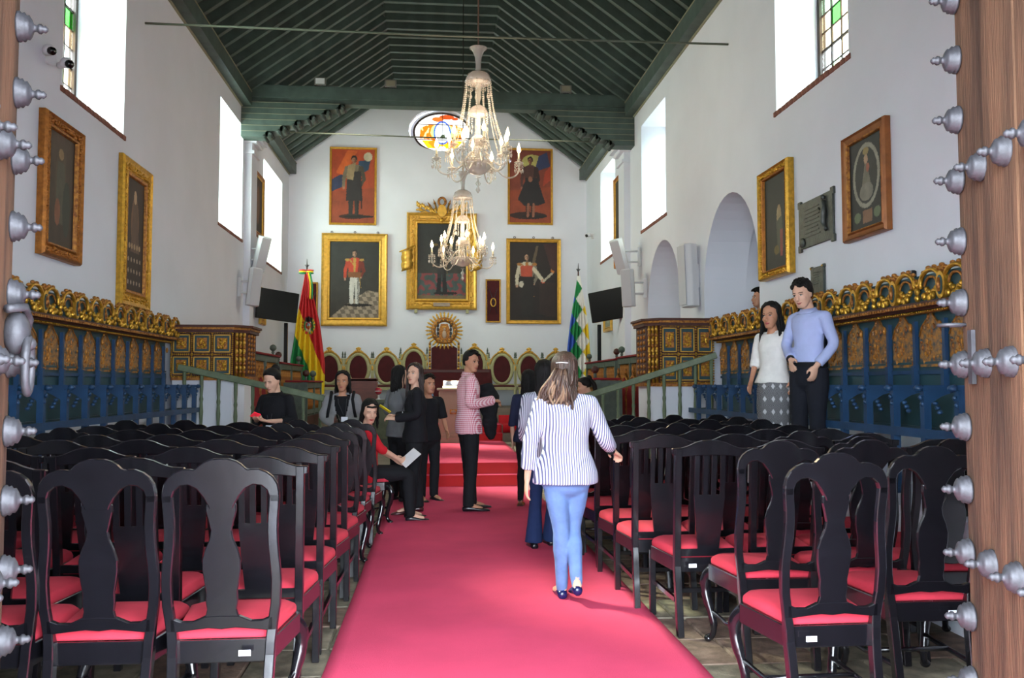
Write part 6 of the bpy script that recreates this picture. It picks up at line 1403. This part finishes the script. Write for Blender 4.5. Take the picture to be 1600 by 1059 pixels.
for sx in (-1, 1):
    for sy in (-1, 1): M().box((sx * .16, sy * .16, .18), (.04, .04, .36), REDWOOD).build('leg', t)
# 11. woman in the white blouse and patterned skirt
SKT = pattern('black_white_print', 'diamond', '17171c', 'c9c9cc', 11)
f = Fig('woman in a white blouse and black and white patterned skirt standing by the right stalls', (3.06, 7.58, .662), pi - .95, 1.47, SKIN, headyaw=.1, headpitch=-.1, fem=True, build=1.0, elbows=((.22, -.02, 1.13), (-.24, -.02, 1.1)), wrists=((.22, .08, .9), (-.26, .06, .9)))
f.body(.008); f.top(fabric('white_blouse', 'dedbd6', .7), 'white_blouse', .66, e=.02, z0=-.04, flare=.02, amp=.008, arm=1.02)
m = M(); K = f.K; ell(m, [(z * K, 0, 0, rx * K, ry * K) for z, rx, ry in ((.1, .15, .13), (.3, .16, .135), (.5, .175, .14), (.7, .19, .145), (.85, .18, .13), (.95, .158, .112), (1.02, .14, .1))], SKT, n=24)
o = bpy.data.objects.new('patterned_skirt', remesh(m, 'patterned_skirt', .012, 2, .009, 12)); COL.objects.link(o); o.parent = f.t
hair_long(f.HT, f.t, HAIR, .36, .08, .09, strands=110, wave=.012, fwd=.05); face(f.HT, f.t, '9c4448')
o = M().tube([(0, 0, 0), (0, .0, .13)], .009, PLASW, n=8).build('pen', label='white marker pen held by the woman in the white blouse', cat='pen', T=f.t.matrix_basis @ Mx.Translation((-.24, .1, .79 * f.K)) @ Mx.Rotation(1.0, 4, 'Y') @ Mx.Rotation(.7, 4, 'X'))
for sd in (1, -1): shoe(f.t, tuple(f.P['an', sd] - V((0, 0, .085))), (sd * .1, 1, 0), SHB, L=.23)
# 12. man in the pale blue shirt
f = Fig('curly-haired man in a pale blue shirt and dark trousers looking down by the right stalls', (3.19, 7.12, .662), pi / 2 + .42, 1.65, SKINL, headyaw=.2, headpitch=-.3, headroll=.08, elbows=((.23, .02, 1.13), (-.25, -.02, 1.12)), wrists=((.05, .17, .99), (-.2, .14, .93)), neckfwd=.015, build=.93)
f.body(.008, hands={1: (V((-.5, .5, -.6)), V((.5, .8, .2)), .7, 1), -1: (V((.1, .3, -1)), V((-1, 0, 0)), .5, -1)})
f.top(fabric('pale_blue_cotton', 'a9b3dc', .7, .06), 'blue_shirt', .93, e=.014, z0=.02, amp=.007, arm=.86, collar=fabric('pale_blue_cotton', 'a9b3dc')); f.pants(NAVY, e=.02, cuff=.07)
hair_short(f.HT, f.t, curly=True, vol=1.04); face(f.HT, f.t)
m = M(); c = f.axis(.02); m.rings([[(c.x + .17 * cos(a), c.y + .122 * sin(a), z) for a in [2 * pi * k / 24 for k in range(24)]] for z in (c.z - .02, c.z + .02)], BLK, cap=False); m.build('belt', f.t)
w = f.P['wr', 1]; d = (w - f.P['el', 1]).normalized(); M().tube([tuple(w - d * .03), tuple(w - d * .008)], .036, SHB, n=12).build('wristwatch', f.t)

for sd in (1, -1): shoe(f.t, tuple(f.P['an', sd] - V((0, 0, .085))), (sd * .1, 1, 0), SHB, L=.28)
# 13. person in the arched niche
f = Fig('person with black hair and a blue shirt standing inside the large arched niche', (4.02, 10.3, .905), pi / 2, 1.7, SKIN)
f.body(.012); f.top(fabric('bright_blue_shirt', '3d7fd0'), 'blue_shirt', .4, e=.016); f.pants(NAVY, e=.014, cuff=.055, vox=.014); hair_short(f.HT, f.t); face(f.HT, f.t)
for sd in (1, -1): shoe(f.t, tuple(f.P['an', sd] - V((0, 0, .085))), (sd * .1, 1, 0), SHB)
